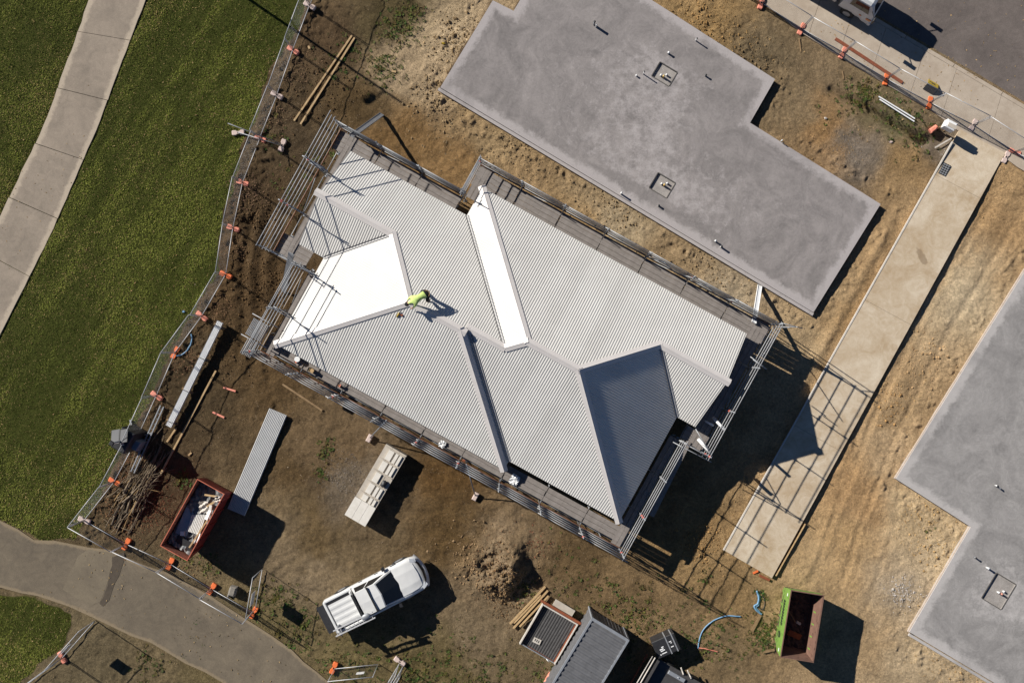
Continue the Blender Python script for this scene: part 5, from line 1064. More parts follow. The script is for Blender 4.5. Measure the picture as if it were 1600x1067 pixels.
rubbish(rs, RL, RW, [(0.15, 0.18, 1.55, 1.1, 0.75, 0.02, 0.2, 0.12, 0.0, M_roof, 'roof_sheet_offcut', 'ribbed roof sheet offcut in the red skip', 'roof sheet'), (-0.75, 0.15, 1.6, 0.6, 0.5, 0.1, 0.5, 0.2, 0.1, M_dull, 'plastic_wrap', 'crumpled grey white plastic wrap in the red skip middle', 'wrap'), (-1.2, 0.45, 1.75, 0.8, 0.10, 0.05, -0.5, 0, 0.15, M_timber, 'timber_offcut', 'pine timber offcut across the red skip top corner', 'timber'), (-1.45, 0.2, 1.72, 0.7, 0.09, 0.05, -1.2, 0.1, 0.05, M_timber, 'timber_offcut', 'second pine offcut at the red skip upper end', 'timber'), (-0.55, 0.55, 1.8, 0.5, 0.16, 0.09, 0.1, 0.3, 0, M_white, 'foam_block', 'white foam block near the red skip right rim', 'foam'), (-0.85, 0.5, 1.78, 0.42, 0.15, 0.08, 0.4, 0.2, 0, M_dull, 'foam_block', 'greyish foam block beside the white one in the red skip', 'foam'), (0.5, 0.56, 1.72, 1.7, 0.07, 0.05, -0.06, 0, -0.1, M_timber, 'timber_offcut', 'long pine offcut along the red skip right side', 'timber'), (0.75, 0.62, 1.7, 0.5, 0.2, 0.03, 0.2, 0.4, 0, M_white, 'board_offcut', 'white board offcut leaning inside the red skip right side', 'board'), (1.0, -0.2, 1.45, 0.22, 0.2, 0.1, 0.5, 0, 0, M_white, 'foam_block', 'small white lump on the blue sheet in the red skip', 'foam'), (0.4, -0.32, 1.42, 1.5, 0.6, 0.02, 0.1, 0.0, 0.05, mat('pale_sheet', alb((150, 170, 186)), alb((180, 196, 206)), 4, 0.7), 'board_offcut', 'flat pale blue sheet in the shaded half of the red skip', 'board'), (1.45, 0.12, 1.5, 0.6, 0.9, 0.02, 0.1, 0.1, 0.25, M_black, 'board_offcut', 'black sheet in the lower end of the red skip', 'board'), (-1.5, 0.6, 1.85, 0.35, 0.3, 0.1, 0.3, 0, 0.2, M_dull, 'plastic_wrap', 'pale wrap bundle on the red skip top right corner', 'wrap')], 1.36, M_junk, 'mixed building waste filling the red skip', 3)
rubbish(gs, GLn, GWd, [(0.1, 0.12, 0.95, 0.24, 0.1, 0.1, 1.2, 0.4, 0, M_dull, 'foam_block', 'single pale scrap in the green skip', 'foam'), (-0.2, -0.25, 0.75, 0.9, 0.05, 0.05, 0.7, 0, 0.1, M_timber_old, 'timber_offcut', 'thin brown stick in the shaded green skip', 'timber'), (0.8, 0.1, 0.7, 0.7, 0.3, 0.03, 1.3, 0.2, 0, M_rust, 'board_offcut', 'rusty board in the lower half of the green skip', 'board')], 0.45, M_junk2, 'dark waste in the bottom of the green skip', 5)

# ------------------------------------------------------------------ site container, trailers, crate at the bottom edge
M_cont = mat('grey_container_paint', alb((104, 104, 106)), alb((124, 124, 126)), 3, 0.55, 0.1, spots=(alb((80, 78, 78)), 5, 0.66))
c, L_, W_, rz = frame_of([(925.7, 964), (982.7, 1000), (982.7 - 124, 1000 + 204), (925.7 - 124, 964 + 204)], 2.2)
ct = thing('site_container', (c.x, c.y, 0), 'grey ribbed steel site container at the bottom edge', 'container', None, rz); HC = 2.2
def ribbed(name, a, b, nrib, zlo, zhi, nrm, m, root, dep=0.035):
    a, b = Vector(a), Vector(b); rings = [[], []]; N_ = nrib * 4
    for k in range(N_ + 1):
        e = (0, 0, 1, 1)[k % 4] * dep; q = a.lerp(b, k / N_) + Vector(nrm) * e; rings[0].append((q.x, q.y, zlo)); rings[1].append((q.x, q.y, zhi))
    mb = MB(); mb.loft(rings, close=False, caps=False); mb.build(name, m, root, local=True)
x, y = L_ / 2 - 0.05, W_ / 2 - 0.05
ribbed('side_wall', (-x, -y, 0), (x, -y, 0), 26, 0.1, HC - 0.08, (0, -1, 0), M_cont, ct); ribbed('side_wall', (-x, y, 0), (x, y, 0), 26, 0.1, HC - 0.08, (0, 1, 0), M_cont, ct); ribbed('end_wall', (-x, -y, 0), (-x, y, 0), 9, 0.1, HC - 0.08, (-1, 0, 0), M_cont, ct); ribbed('end_wall', (x, -y, 0), (x, y, 0), 9, 0.1, HC - 0.08, (1, 0, 0), M_cont, ct)
r0 = []; r1 = []; N_ = 26 * 4
for k in range(N_ + 1): e = (0, 0, 1, 1)[k % 4] * 0.045; xx = -L_ / 2 + 0.1 + (L_ - 0.2) * k / N_; r0.append((xx, -W_ / 2 + 0.06, HC - 0.05 + e)); r1.append((xx, W_ / 2 - 0.06, HC - 0.05 + e))
mb = MB(); mb.loft([r0, r1], close=False, caps=False); mb.build('roof', M_cont, ct, local=True)
M_contrim = mat('container_rail', alb((138, 142, 148)), alb((156, 160, 166)), 3, 0.5, 0.1)
for sy in (-1, 1): mb = MB(); mb.box((0, sy * (W_ / 2 - 0.03), HC - 0.03), (L_, 0.09, 0.11)); mb.build('top_rail', M_contrim, ct, local=True)
for sx in (-1, 1): mb = MB(); mb.box((sx * (L_ / 2 - 0.05), 0, HC - 0.028), (0.14, W_ - 0.1, 0.11)); mb.build('top_rail', M_contrim, ct, local=True)
for sx in (-1, 1):
    for sy in (-1, 1): mb = MB(); mb.box((sx * (L_ / 2 - 0.03), sy * (W_ / 2 - 0.03), HC / 2), (0.1, 0.1, HC - 0.05)); mb.build('corner_post', M_contrim, ct, local=True)
# dark ribbed trailer tray
c, L_, W_, rz = frame_of([(848.5, 941.5), (903, 977), (866, 1039.5), (812.5, 1004.5)], 0.75)
tr = thing('box_trailer', (c.x, c.y, 0), 'small trailer with black ribbed tray floor and white side rails', 'trailer', None, rz)
M_tray = mat('dark_tray', alb((58, 56, 56)), alb((78, 76, 76)), 4, 0.7)
r0 = []; r1 = []
for k in range(14 * 4 + 1): e = (0, 0.7, 1, 0.7)[k % 4] * 0.02; yy = -W_ / 2 + 0.08 + (W_ - 0.16) * k / 56; r0.append((-L_ / 2 + 0.08, yy, 0.5 + e)); r1.append((L_ / 2 - 0.08, yy, 0.5 + e))
mb = MB(); mb.loft([r0, r1], close=False, caps=False); mb.build('tray_floor', M_tray, tr, local=True); mb = MB(); mb.box((0, 0, 0.44), (L_ - 0.1, W_ - 0.1, 0.08)); mb.build('chassis', M_rust, tr, local=True)
for sy, m_ in ((-1, M_dull), (1, M_dull)): mb = MB(); mb.box((0, sy * (W_ / 2 - 0.03), 0.6), (L_, 0.06, 0.26)); mb.build('side_rail', m_, tr, local=True); mb = MB(); mb.box((0, sy * (W_ / 2 - 0.085), 0.575), (L_ - 0.2, 0.035, 0.14)); mb.build('rust_strip', M_rust, tr, local=True)
mb = MB(); mb.box((-L_ / 2 + 0.03, 0, 0.6), (0.06, W_ - 0.14, 0.26)); mb.build('front_rail', M_dull, tr, local=True); mb = MB(); mb.box((-L_ / 2 - 0.07, 0, 0.55), (0.13, W_ + 0.25, 0.13)); mb.build('head_beam', M_rust, tr, local=True); mb = MB(); mb.box((L_ / 2 - 0.03, 0, 0.56), (0.05, W_ - 0.14, 0.18)); mb.build('tailgate', M_galv, tr, local=True)
mb = MB(); mb.box((L_ / 2 - 0.55, -0.32, 0.55), (0.26, 0.4, 0.05), 0.1); o = mb.build('plate_panel', M_dull, tr, local=True)
for k in range(3): mb = MB(); mb.box((L_ / 2 - 0.55 - 0.01, -0.43 + 0.1 * k, 0.577), (0.14, 0.05, 0.006), 0.1); mb.build('plate_mark', M_tray, o, local=True)
mb = MB(); mb.tube((L_ / 2 - 0.02, 0.55, 0.68), (L_ / 2 + 0.05, 0.75, 0.66), 0.025, 6); mb.build('handle', M_white, tr, local=True, smooth=True)
for sy in (-1, 1):
    w_ = MB(); w_.tube((0.25, sy * (W_ / 2 - 0.2), 0.28), (0.25, sy * (W_ / 2 - 0.02), 0.28), 0.28, 16); wh = w_.build('wheel', M_rubber, tr, local=True)
mb = MB(); mb.obox(P(881, 949, 0.35), Vector((0.50, -0.30, 0)), Vector((-0.09, -0.15, 0)), (0, 0, 0.03)); q = P(881, 949, 0.35)
mb.obox(q - UP * 0.2, Vector((0.44, -0.26, 0)), Vector((-0.05, -0.09, 0)), (0, 0, 0.17)); mb.top('steel_locker', M_pal, (q.x, q.y, 0), 'pale grey flat locker behind the dark trailer tray', 'locker')
# black strapped crate
c = P(1041, 1009, 1.0); cr = thing('storage_crate', (c.x, c.y, 0), 'black plastic crate with two grey straps beside the container', 'crate', None, rad(24))
mb = MB(); mb.cbox((0, 0, 0.45), (1.22, 0.88, 0.9), 0.05); mb.build('body', M_black, cr, local=True); mb = MB(); mb.cbox((0, 0, 0.95), (1.26, 0.92, 0.1), 0.03); lid = mb.build('lid', M_black, cr, local=True)
for x in (0.12, 0.46): mb = MB(); mb.box((x, 0, 1.01), (0.06, 0.95, 0.02)); [mb.box((x, s_ * 0.468, 0.6), (0.06, 0.012, 0.8)) for s_ in (-1, 1)]; mb.build('strap', M_galv, cr, local=True)
for k, (x, y, a, b) in enumerate(((-0.28, -0.05, 0.2, 0.06), (-0.2, 0.04, 0.12, 0.05), (-0.3, -0.14, 0.13, 0.05), (-0.18, -0.13, 0.1, 0.05), (-0.42, -0.3, 0.06, 0.06), (-0.22, -0.28, 0.26, 0.045), (0.27, 0.14, 0.13, 0.04), (0.3, 0.06, 0.07, 0.04), (0.28, -0.14, 0.15, 0.045))): mb = MB(); mb.box((x, y, 1.004), (a, b, 0.006)); mb.build('label_mark', M_white, lid, local=True)
# dark second trailer with silver rails, partly out of frame
c = P(1046, 1078, 0.9); t2 = thing('flat_trailer', (c.x, c.y, 0), 'dark flat trailer with two silver rails at the bottom edge', 'trailer', None, rad(-30))
mb = MB(); mb.box((0.25, 0, 0.7), (3.0, 2.2, 0.12)); mb.build('deck', M_tray, t2, local=True); mb = MB(); mb.box((-1.32, 0, 0.95), (0.12, 2.2, 0.5)); mb.build('headboard', M_tray, t2, local=True)
for k, y in enumerate((-0.0, 0.0)): mb = MB(); mb.tube((-1.55 - 0.16 * k, -1.3, 1.2), (-1.55 - 0.16 * k, 1.15, 1.2), 0.035, 7); mb.build('rail', M_dull, t2, local=True, smooth=True)
mb = MB(); mb.box((-1.88, -0.2, 0.8), (0.07, 2.4, 0.1)); mb.build('rust_rail', M_rust, t2, local=True)
for sx in (-0.6, 0.9):
    for sy in (-1, 1): mb = MB(); mb.tube((sx, sy * 0.95, 0.33), (sx, sy * 1.13, 0.33), 0.33, 16); mb.build('wheel', M_rubber, t2, local=True)
for k, (x, y, lx, ly, a, m_, nm, lb) in enumerate(((1057, 1056, 0.95, 0.2, -30, M_contrim, 'tool_case', 'long silver tool case on the dark flat trailer'), (1066, 1048, 0.38, 0.07, -70, M_dull, 'hand_tool', 'left of two pale tools on the dark flat trailer'), (1077, 1053, 0.46, 0.07, -65, M_dull, 'hand_tool', 'right of two pale tools on the dark flat trailer'))):
    q = P(x, y, 0.8); mb = MB(); mb.cbox((q.x, q.y, 0.8), (lx, ly, 0.08 if k else 0.14), 0.015, rad(a)); h_ = MB(); mb.tube((q.x, q.y, 0.82), (q.x + 0.12 * math.cos(rad(a)), q.y + 0.12 * math.sin(rad(a)), 0.9), 0.03, 6); mb.top(nm, m_, (q.x, q.y, 0.76), lb, 'tool')
q = G(858, 1062); mb = MB(); mb.cbox((q.x, q.y + 0.12, 0.12), (0.32, 0.62, 0.24), 0.03, rad(-30)); mb.cbox((q.x + 0.02, q.y + 0.1, 0.29), (0.28, 0.5, 0.1), 0.03, rad(-30)); mb.top('orange_case', M_pink, q, 'orange and pink case at the foot of the grey container', 'case')

# ------------------------------------------------------------------ solar light tower
b0 = G(212, 683); lt = thing('light_tower', b0, 'solar light tower with two tilted grey panels at the lawn edge', 'light tower')
M_cell = mat('solar_cells', (0.045, 0.046, 0.05), (0.06, 0.061, 0.066), 8, 0.35); M_bluebox = mat('blue_grey_box', alb((120, 132, 146)), alb((134, 146, 160)), 4, 0.5)
ra = rad(-30); cx_, sx_ = math.cos(ra), math.sin(ra); E1 = Vector((cx_, sx_, 0)); E2 = Vector((-sx_, cx_, 0))
mb = MB(); mb.cbox(b0 + UP * 0.88, (0.75, 1.15, 1.66), 0.05, ra); mb.build('base_box', M_black, lt); mb = MB(); mb.cbox(b0 + UP * 0.55 + E1 * 0.5 - E2 * 0.1, (0.32, 0.5, 0.9), 0.03, ra); mb.build('battery_box', M_bluebox, lt)
for a in (0, 1, 2, 3): e = (E1 * (1 if a < 2 else -1) + E2 * (1 if a % 2 else -1)).normalized(); mb = MB(); mb.beam(b0 + UP * 0.1, b0 + UP * 0.06 + e * 0.95, 0.08, 0.08); mb.build('outrigger', M_galv, lt)
mb = MB(); mb.tube(b0 + UP * 0.9, b0 + UP * 3.1, 0.045, 8); mb.build('mast', M_galv, lt, True); mb = MB(); mb.cbox(b0 + UP * 3.1, (0.2, 0.2, 0.14), 0.02, ra); mb.build('lamp_head', M_black, lt)
tl2 = Vector((0.98, 0.18, 0.02)).normalized(); up2 = Vector((0.05, 0.86, -0.5)); up2 = (up2 - tl2 * up2.dot(tl2)).normalized(); nn = tl2.cross(up2)
for k, (px_, w_, hh) in enumerate(((180.5, 0.215, 0.40), (193.5, 0.19, 0.37))):
    c = P(px_, 682.5 - 1.5 * k, 1.95); mb = MB(); mb.obox(c, tl2 * w_, up2 * hh, nn * 0.02); fr_ = mb.build('panel_frame', M_black, lt); mb = MB(); mb.obox(c + nn * 0.021, tl2 * (w_ - 0.04), up2 * (hh - 0.05), nn * 0.004); mb.build('solar_panel', M_cell, fr_)
a_ = P(175, 683, 1.90); mb = MB(); mb.beam(a_, b0 + UP * 1.75, 0.05, 0.05); mb.build('panel_arm', M_galv, lt)
# tall street lamp whose shadow crosses the top of the picture
sb = P(296, -63); lamp = thing('street_lamp', (sb.x, sb.y, 0), 'tall street lamp outside the top edge whose shadow crosses the lawn fence', 'street lamp')
mb = MB(); mb.tube((sb.x, sb.y, 0), (sb.x, sb.y, 8.0), 0.09, 9, 0.05); mb.build('pole', M_galv, lamp, True); mb = MB(); mb.tube((sb.x, sb.y, 7.4), (sb.x - 0.6, sb.y - 0.25, 7.45), 0.04, 7); mb.cbox((sb.x - 0.85, sb.y - 0.36, 7.42), (0.62, 0.3, 0.14), 0.04, rad(24)); mb.build('lamp_head', M_galv, lamp)

# ------------------------------------------------------------------ meter box, grate, small signs near the driveway top
mbx = thing('meter_box', G(1484, 203), 'white electricity meter box on posts beside the driveway top', 'meter box'); b0 = P(1485, 196, 1.1); b0.z = 0; an = rad(-28)
for e in (-1, 1): mb = MB(); mb.box((b0.x + 0.16 * e, b0.y - 0.08 * e, 0.45), (0.07, 0.07, 1.0), an); mb.build('post', M_timber_old, mbx)
mb = MB(); mb.cbox((b0.x, b0.y, 0.98), (0.56, 0.42, 0.5), 0.05, an); bx_ = mb.build('box', M_white, mbx); mb = MB(); mb.obox((b0.x + 0.04, b0.y - 0.07, 1.245), Vector((0.2, -0.1, 0)), Vector((0.05, 0.09, 0)), (0, 0, 0.012)); mb.build('hatch', M_pal, bx_)
q = G(1458, 202); mb = MB(); mb.cbox((q.x, q.y, q.z + 0.14), (0.42, 0.24, 0.24), 0.05, rad(35)); mb.cbox((q.x + 0.1, q.y + 0.08, q.z + 0.27), (0.16, 0.14, 0.08), 0.03, rad(35)); mb.top('orange_container', M_pink, q, 'orange plastic container in the pit beside the meter box', 'container')
gr = thing('drain_grate', P(1476, 265, DT), 'dark square drain grate in the driveway top', 'drain grate'); c = P(1476, 265, DT); e1 = Vector((0.36, -0.18, 0)).normalized(); e2 = Vector((e1.y, -e1.x, 0))
mb = MB(); mb.obox(c + UP * 0.004, e1 * 0.21, e2 * 0.32, UP * 0.003); mb.build('grate_shade', M_open_shade, gr)  # flat black plate stands in for the shade below the bars
for k in range(5): mb = MB(); mb.obox(c + UP * 0.012 + e2 * (-0.24 + 0.12 * k), e1 * 0.2, e2 * 0.018, UP * 0.006); mb.build('bar', M_galv, gr)
for k in (-1, 0, 1): mb = MB(); mb.obox(c + UP * 0.0105 + e1 * 0.13 * k, e1 * 0.014, e2 * 0.31, UP * 0.004); mb.build('bar', M_galv, gr)
sgn = thing('warning_sign', P(1453, 136), 'yellow folding warning sign on the footpath, shadow side coloured black', 'sign'); c = P(1454, 136, 0.05); d1 = Vector((0.56, -0.33, 0)).normalized(); d2 = Vector((-d1.y, d1.x, 0)); M_yel = mat('yellow_sign', alb((176, 148, 34)), alb((196, 168, 50)), 4, 0.5)
mb = MB(); mb.obox(c + d2 * 0.13 + UP * 0.17, d1 * 0.3, (d2 * 0.16 - UP * 0.16), (d2 + UP).normalized() * 0.01); f1 = mb.build('face', M_yel, sgn); mb = MB(); mb.obox(c - d2 * 0.17 + UP * 0.17, d1 * 0.3, (d2 * 0.14 + UP * 0.16), (UP - d2).normalized() * 0.01); mb.build('face', M_black, sgn)  # second face is black to paint in the sign's shadow
for k, (o1, o2, l1) in enumerate(((-0.05, 0.04, 0.16), (0.02, -0.05, 0.12))): mb = MB(); nn = (d2 + UP).normalized(); dd = (d2 - UP).normalized(); mb.obox(c + d2 * 0.13 + UP * 0.17 + nn * 0.012 + d1 * o1 + dd * o2, d1 * l1, dd * 0.03, nn * 0.003); mb.build('letter_mark', M_black, f1)

# ------------------------------------------------------------------ white utility vehicle
M_car = mat('white_car_paint', (0.58, 0.58, 0.57), (0.66, 0.66, 0.645), 3, 0.28, 0, spec=0.5); M_lens = mat('lamp_lens', (0.5, 0.52, 0.55), None, rough=0.1); M_trim = mat('dark_trim', (0.02, 0.02, 0.022), None, rough=0.45)
cu = P(588, 928, 1.0); ut = thing('utility_vehicle', (cu.x, cu.y, gz(cu.x, cu.y)), 'white dual cab utility vehicle with ladder rack parked on the dirt', 'vehicle', None, rad(27))
def sec(x, w_, zt, zb=0.42, sh=0.80): return [(x, -w_ * 0.93, zb), (x, -w_, zb + 0.2), (x, -w_, zt - 0.16), (x, -w_ * 0.97, zt - 0.04), (x, -w_ * sh, zt), (x, 0, zt + 0.015), (x, w_ * sh, zt), (x, w_ * 0.97, zt - 0.04), (x, w_, zt - 0.16), (x, w_, zb + 0.2), (x, w_ * 0.93, zb)]
mb = MB(); mb.loft([sec(-2.62, 0.84, 1.02, 0.5), sec(-2.56, 0.92, 1.07), sec(-1.02, 0.93, 1.08), sec(-0.98, 0.935, 1.05), sec(1.1, 0.935, 1.06), sec(1.6, 0.935, 1.05), sec(2.2, 0.91, 1.0), sec(2.45, 0.85, 0.93), sec(2.62, 0.72, 0.80, 0.45), sec(2.70, 0.5, 0.66, 0.48)]); mb.build('body', M_car, ut, True, True)
bn = MB(); rows = []
for x, w_, z in ((1.2, 0.72, 1.075), (1.7, 0.73, 1.075), (2.1, 0.70, 1.045), (2.34, 0.62, 0.99)): rows.append([(x + (0.05 * (1 - abs(t))), w_ * t, z + (0.018 if abs(abs(t) - 0.5) < 0.13 else 0.0) + 0.02 * (1 - t * t)) for t in (-1, -0.7, -0.55, -0.42, 0, 0.42, 0.55, 0.7, 1)])
bn.loft(rows, close=False, caps=False); bn.build('bonnet', M_car, ut, True, True)
gl_ = MB(); gl_.loft([[(2.46 + 0.16 * (1 - t * t), 0.72 * t, 0.975 - 0.02 * abs(t)) for t in (-1, -0.6, 0, 0.6, 1)], [(2.54 + 0.16 * (1 - t * t), 0.70 * t, 0.80) for t in (-1, -0.6, 0, 0.6, 1)]], close=False, caps=False); gl_.build('grille', M_trim, ut, local=True)
bm_ = MB(); bm_.loft([[(2.50 + 0.24 * (1 - t * t) + dx, 0.88 * t, z) for t in (-1, -0.75, -0.4, 0, 0.4, 0.75, 1)] for dx, z in ((0, 0.42), (0.07, 0.5), (0.07, 0.66), (-0.02, 0.72))], close=False, caps=False); bm_.build('front_bumper', M_car, ut, True, True)
for s_ in (-1, 1):
    h_ = MB(); h_.obox((2.42, s_ * 0.70, 0.90), (0.14, -s_ * 0.07, -0.03), (0.03, 0.09 * s_, 0), (0, 0, 0.06)); h_.build('headlight', M_lens, ut, local=True)
    h_ = MB(); h_.obox((0.92, s_ * 1.02, 1.16), (0.08, 0.02 * s_, 0), (0, 0.10, 0), (0, 0, 0.08)); h_.build('mirror', M_trim, ut, local=True)
    h_ = MB(); h_.obox((1.42, s_ * 0.945, 0.98), (0.16, 0, 0), (0, 0.012, 0), (0, 0, 0.02)); h_.build('vent', M_trim, ut, local=True)
    for x in (0.45, -0.45): h_ = MB(); h_.obox((x, s_ * 0.945, 0.93), (0.1, 0, 0), (0, 0.014, 0), (0, 0, 0.018)); h_.build('door_handle', M_trim, ut, local=True)
# cabin
def crng(x, w_, z): return [(x, -w_, z), (x, 0, z + 0.02), (x, w_, z)]
cabw = MB(); B_, T_ = [(-0.98, 0.86, 1.05), (1.12, 0.86, 1.06)], None
vs = [(-1.0, -0.85, 1.05), (1.22, -0.80, 1.06), (1.22, 0.80, 1.06), (-1.0, 0.85, 1.05), (-0.80, -0.66, 1.70), (0.30, -0.64, 1.72), (0.30, 0.64, 1.72), (-0.80, 0.66, 1.70), (1.32, 0, 1.07), (0.38, 0, 1.755), (-0.80, 0, 1.74)]
cabw.add(vs, [(0, 1, 5, 4), (1, 8, 9, 5), (8, 2, 6, 9), (2, 3, 7, 6), (3, 0, 4, 10, 7), (4, 5, 9, 10), (10, 9, 6, 7)]); cabw.build('cabin', M_car, ut, local=True)
def pane(nm, q, off, m=M_glass):
    q = [Vector(p) for p in q]; n = (q[1] - q[0]).cross(q[2] - q[0]).normalized(); c = sum(q, Vector()) / len(q)
    if n.dot(c - Vector((0, 0, 1.2))) < 0: n = -n
    mb = MB(); k = len(q); mb.add([p + n * off for p in q] + [p + n * (off - 0.012) for p in q], [tuple(range(k)), tuple(range(2 * k - 1, k - 1, -1))] + [(i, (i + 1) % k, k + (i + 1) % k, k + i) for i in range(k)]); return mb.build(nm, m, ut, local=True)
V_ = [Vector(p) for p in vs]
def bl(a, b, c, d, s, t): return a.lerp(b, s).lerp(d.lerp(c, s), t)
pane('windscreen', [bl(V_[1], V_[8], V_[9], V_[5], 0.10, 0.03), V_[8].lerp(V_[9], 0.03), V_[8].lerp(V_[9], 0.95), bl(V_[1], V_[8], V_[9], V_[5], 0.10, 0.95)], 0.01); pane('windscreen', [bl(V_[2], V_[8], V_[9], V_[6], 0.10, 0.03), V_[8].lerp(V_[9], 0.03), V_[8].lerp(V_[9], 0.95), bl(V_[2], V_[8], V_[9], V_[6], 0.10, 0.95)], 0.01)
for a, b, c, d in ((0, 1, 5, 4), (3, 2, 6, 7)):
    for s0, s1 in ((0.06, 0.42), (0.46, 0.86)): pane('side_window', [bl(V_[a], V_[b], V_[c], V_[d], s0, 0.12), bl(V_[a], V_[b], V_[c], V_[d], s1, 0.12), bl(V_[a], V_[b], V_[c], V_[d], s1, 0.90), bl(V_[a], V_[b], V_[c], V_[d], s0, 0.90)], 0.008)
pane('rear_window', [bl(V_[0], V_[3], V_[7], V_[4], 0.12, 0.3), bl(V_[0], V_[3], V_[7], V_[4], 0.88, 0.3), bl(V_[0], V_[3], V_[7], V_[4], 0.88, 0.9), bl(V_[0], V_[3], V_[7], V_[4], 0.12, 0.9)], 0.03)
stk = MB(); stk.obox((1.02, 0.42, 1.235), (0.05, 0, -0.035), (0, 0.06, 0), (0.01, 0, 0.006)); stk.build('windscreen_sticker', M_lens, ut, local=True)
# roof bars, canopy rear roof, tub
for x in (-0.12, -0.95): mb = MB(); mb.box((x, 0, 1.80), (0.07, 1.36, 0.05)); [mb.box((x, s_ * 0.62, 1.76), (0.09, 0.06, 0.1)) for s_ in (-1, 1)]; mb.build('roof_bar', M_trim, ut, local=True)
tb = MB(); tb.box((-1.78, 0, 1.06), (1.5, 1.62, 0.10)); tb.build('tub_gap_shade', M_trim, ut, local=True)  # solid black box paints the shade in the gap round the lid
rows = []
for x in (-2.42, -1.12): rows.append([(x, -0.62 + 1.24 * k / 16, 1.135 + (0.016 if k % 4 in (1, 2) else 0)) for k in range(17)])
ld_ = MB(); ld_.loft(rows, close=False, caps=False); ld_.box((-1.77, 0, 1.118), (1.32, 1.26, 0.03)); ld_.build('tub_lid', M_car, ut, local=True)
for s_ in (-1, 1): mb = MB(); mb.cbox((-1.78, s_ * 0.84, 1.10), (1.58, 0.13, 0.10), 0.03); mb.build('tub_rail', M_car, ut, local=True)
mb = MB(); mb.cbox((-2.55, 0, 1.09), (0.14, 1.7, 0.1), 0.03); mb.build('tub_rail', M_car, ut, local=True); mb = MB(); mb.cbox((-1.05, 0, 1.25), (0.10, 1.6, 0.40), 0.03); mb.build('sports_bar', M_car, ut, local=True)
tg = MB(); tg.box((-2.86, 0, 0.80), (0.48, 1.48, 0.06)); tg.build('tailgate', M_black, ut, local=True); mb = MB(); mb.cbox((-2.68, 0, 0.55), (0.18, 1.6, 0.16), 0.03); mb.build('rear_bumper', M_trim, ut, local=True)
for s_ in (-1, 1):
    for x in (1.68, -1.62):
        w_ = MB(); n = 20
        w_.tube((x, s_ * 0.70, 0.38), (x, s_ * 0.94, 0.38), 0.385, n); wl = w_.build('wheel', M_rubber, ut, local=True); r_ = MB(); r_.tube((x, s_ * 0.9, 0.38), (x, s_ * 0.948, 0.38), 0.23, 14); r_.build('rim', M_galv, wl, local=True); a_ = MB(); a_.loft([[(x + 0.47 * math.cos(q), s_ * 0.9, 0.38 + 0.47 * math.sin(q)) for q in np.linspace(0, math.pi, 9)], [(x + 0.47 * math.cos(q), s_ * 0.955, 0.38 + 0.47 * math.sin(q)) for q in np.linspace(0, math.pi, 9)]], close=False, caps=False); a_.build('wheel_arch', M_trim, ut, local=True)
lr = thing('ladder', (cu.x, cu.y, gz(cu.x, cu.y)), 'silver ladder strapped along the rack of the white utility vehicle', 'ladder', None, rad(27))
for y in (-0.86, -0.56): mb = MB(); mb.beam((-2.62, y, 1.60), (-0.35, y, 1.88), 0.05, 0.09); mb.build('stile', M_fence, lr, local=True)
for k in range(9): t = (k + 0.5) / 9; p = Vector((-2.62 + 2.27 * t, 0, 1.60 + 0.28 * t)); mb = MB(); mb.tube((p.x, -0.86, p.z), (p.x, -0.56, p.z), 0.02, 6); mb.build('rung', M_fence, lr, local=True)
mb = MB(); mb.box((-2.35, -0.71, 1.36), (0.06, 0.5, 0.5)); mb.build('rear_post', M_galv, ut, local=True)
mb = MB(); c = (-0.75, -0.6, 1.86); rr = []
for k in range(6): t = k / 5; r_ = 0.2 * math.sin(math.pi * (0.15 + 0.75 * t)); rr.append([(c[0] + math.cos(q * 0.785) * r_ * 1.3, c[1] + math.sin(q * 0.785) * r_ * 0.8, c[2] + 0.14 * t) for q in range(8)])
mb.loft(rr); o_ = mb.build('rope_bundle', M_galv, lr, True, True)

# ------------------------------------------------------------------ light truck on the road edge
fa = rad(-30.5); f0 = P(1349, 45); fd = Vector((math.cos(fa), math.sin(fa), 0)); fn = Vector((-math.sin(fa), math.cos(fa), 0)); oc = f0 + fn * 0.98; tk = thing('light_truck', (oc.x, oc.y, -0.06), 'white light truck cut by the top edge beside the kerb', 'truck', None, fa); tk.scale = (1.04, 1.0, 1.14)
def tsec(x, w_, pts): return [(x, -w_ * a, z) for a, z in pts] + [(x, w_ * a, z) for a, z in pts[::-1]]
cb_ = MB(); full = ((0.97, 0.62), (1.0, 0.85), (1.0, 1.35), (0.93, 2.08), (0.80, 2.20)); low = ((0.95, 0.62), (1.0, 0.8), (0.99, 1.2), (0.97, 1.28), (0.9, 1.31))
cb_.loft([tsec(-1.75, 0.93, full), tsec(-0.55, 0.94, full), tsec(-0.42, 0.94, ((0.97, 0.5), (1.0, 0.85), (1.0, 1.35), (0.92, 2.02), (0.78, 2.14))), tsec(-0.06, 0.93, ((0.97, 0.42), (1.0, 0.7), (1.0, 1.1), (0.97, 1.30), (0.9, 1.36))), tsec(0.0, 0.86, ((0.9, 0.42), (1.0, 0.6), (1.0, 0.95), (0.97, 1.15), (0.9, 1.2)))]); cb_.build('cab', M_car, tk, local=True)
def tpane(nm, q, m=M_glass):
    mb = MB(); q = [Vector(p) for p in q]; n = (q[1] - q[0]).cross(q[2] - q[0]).normalized(); c = sum(q, Vector()) / 4
    if n.dot(c - Vector((-0.9, 0, 1.3))) < 0: n = -n
    mb.add([p + n * 0.012 for p in q] + [p - n * 0.01 for p in q], [(0, 1, 2, 3), (7, 6, 5, 4)] + [(i, (i + 1) % 4, 4 + (i + 1) % 4, 4 + i) for i in range(4)]); return mb.build(nm, m, tk, local=True)
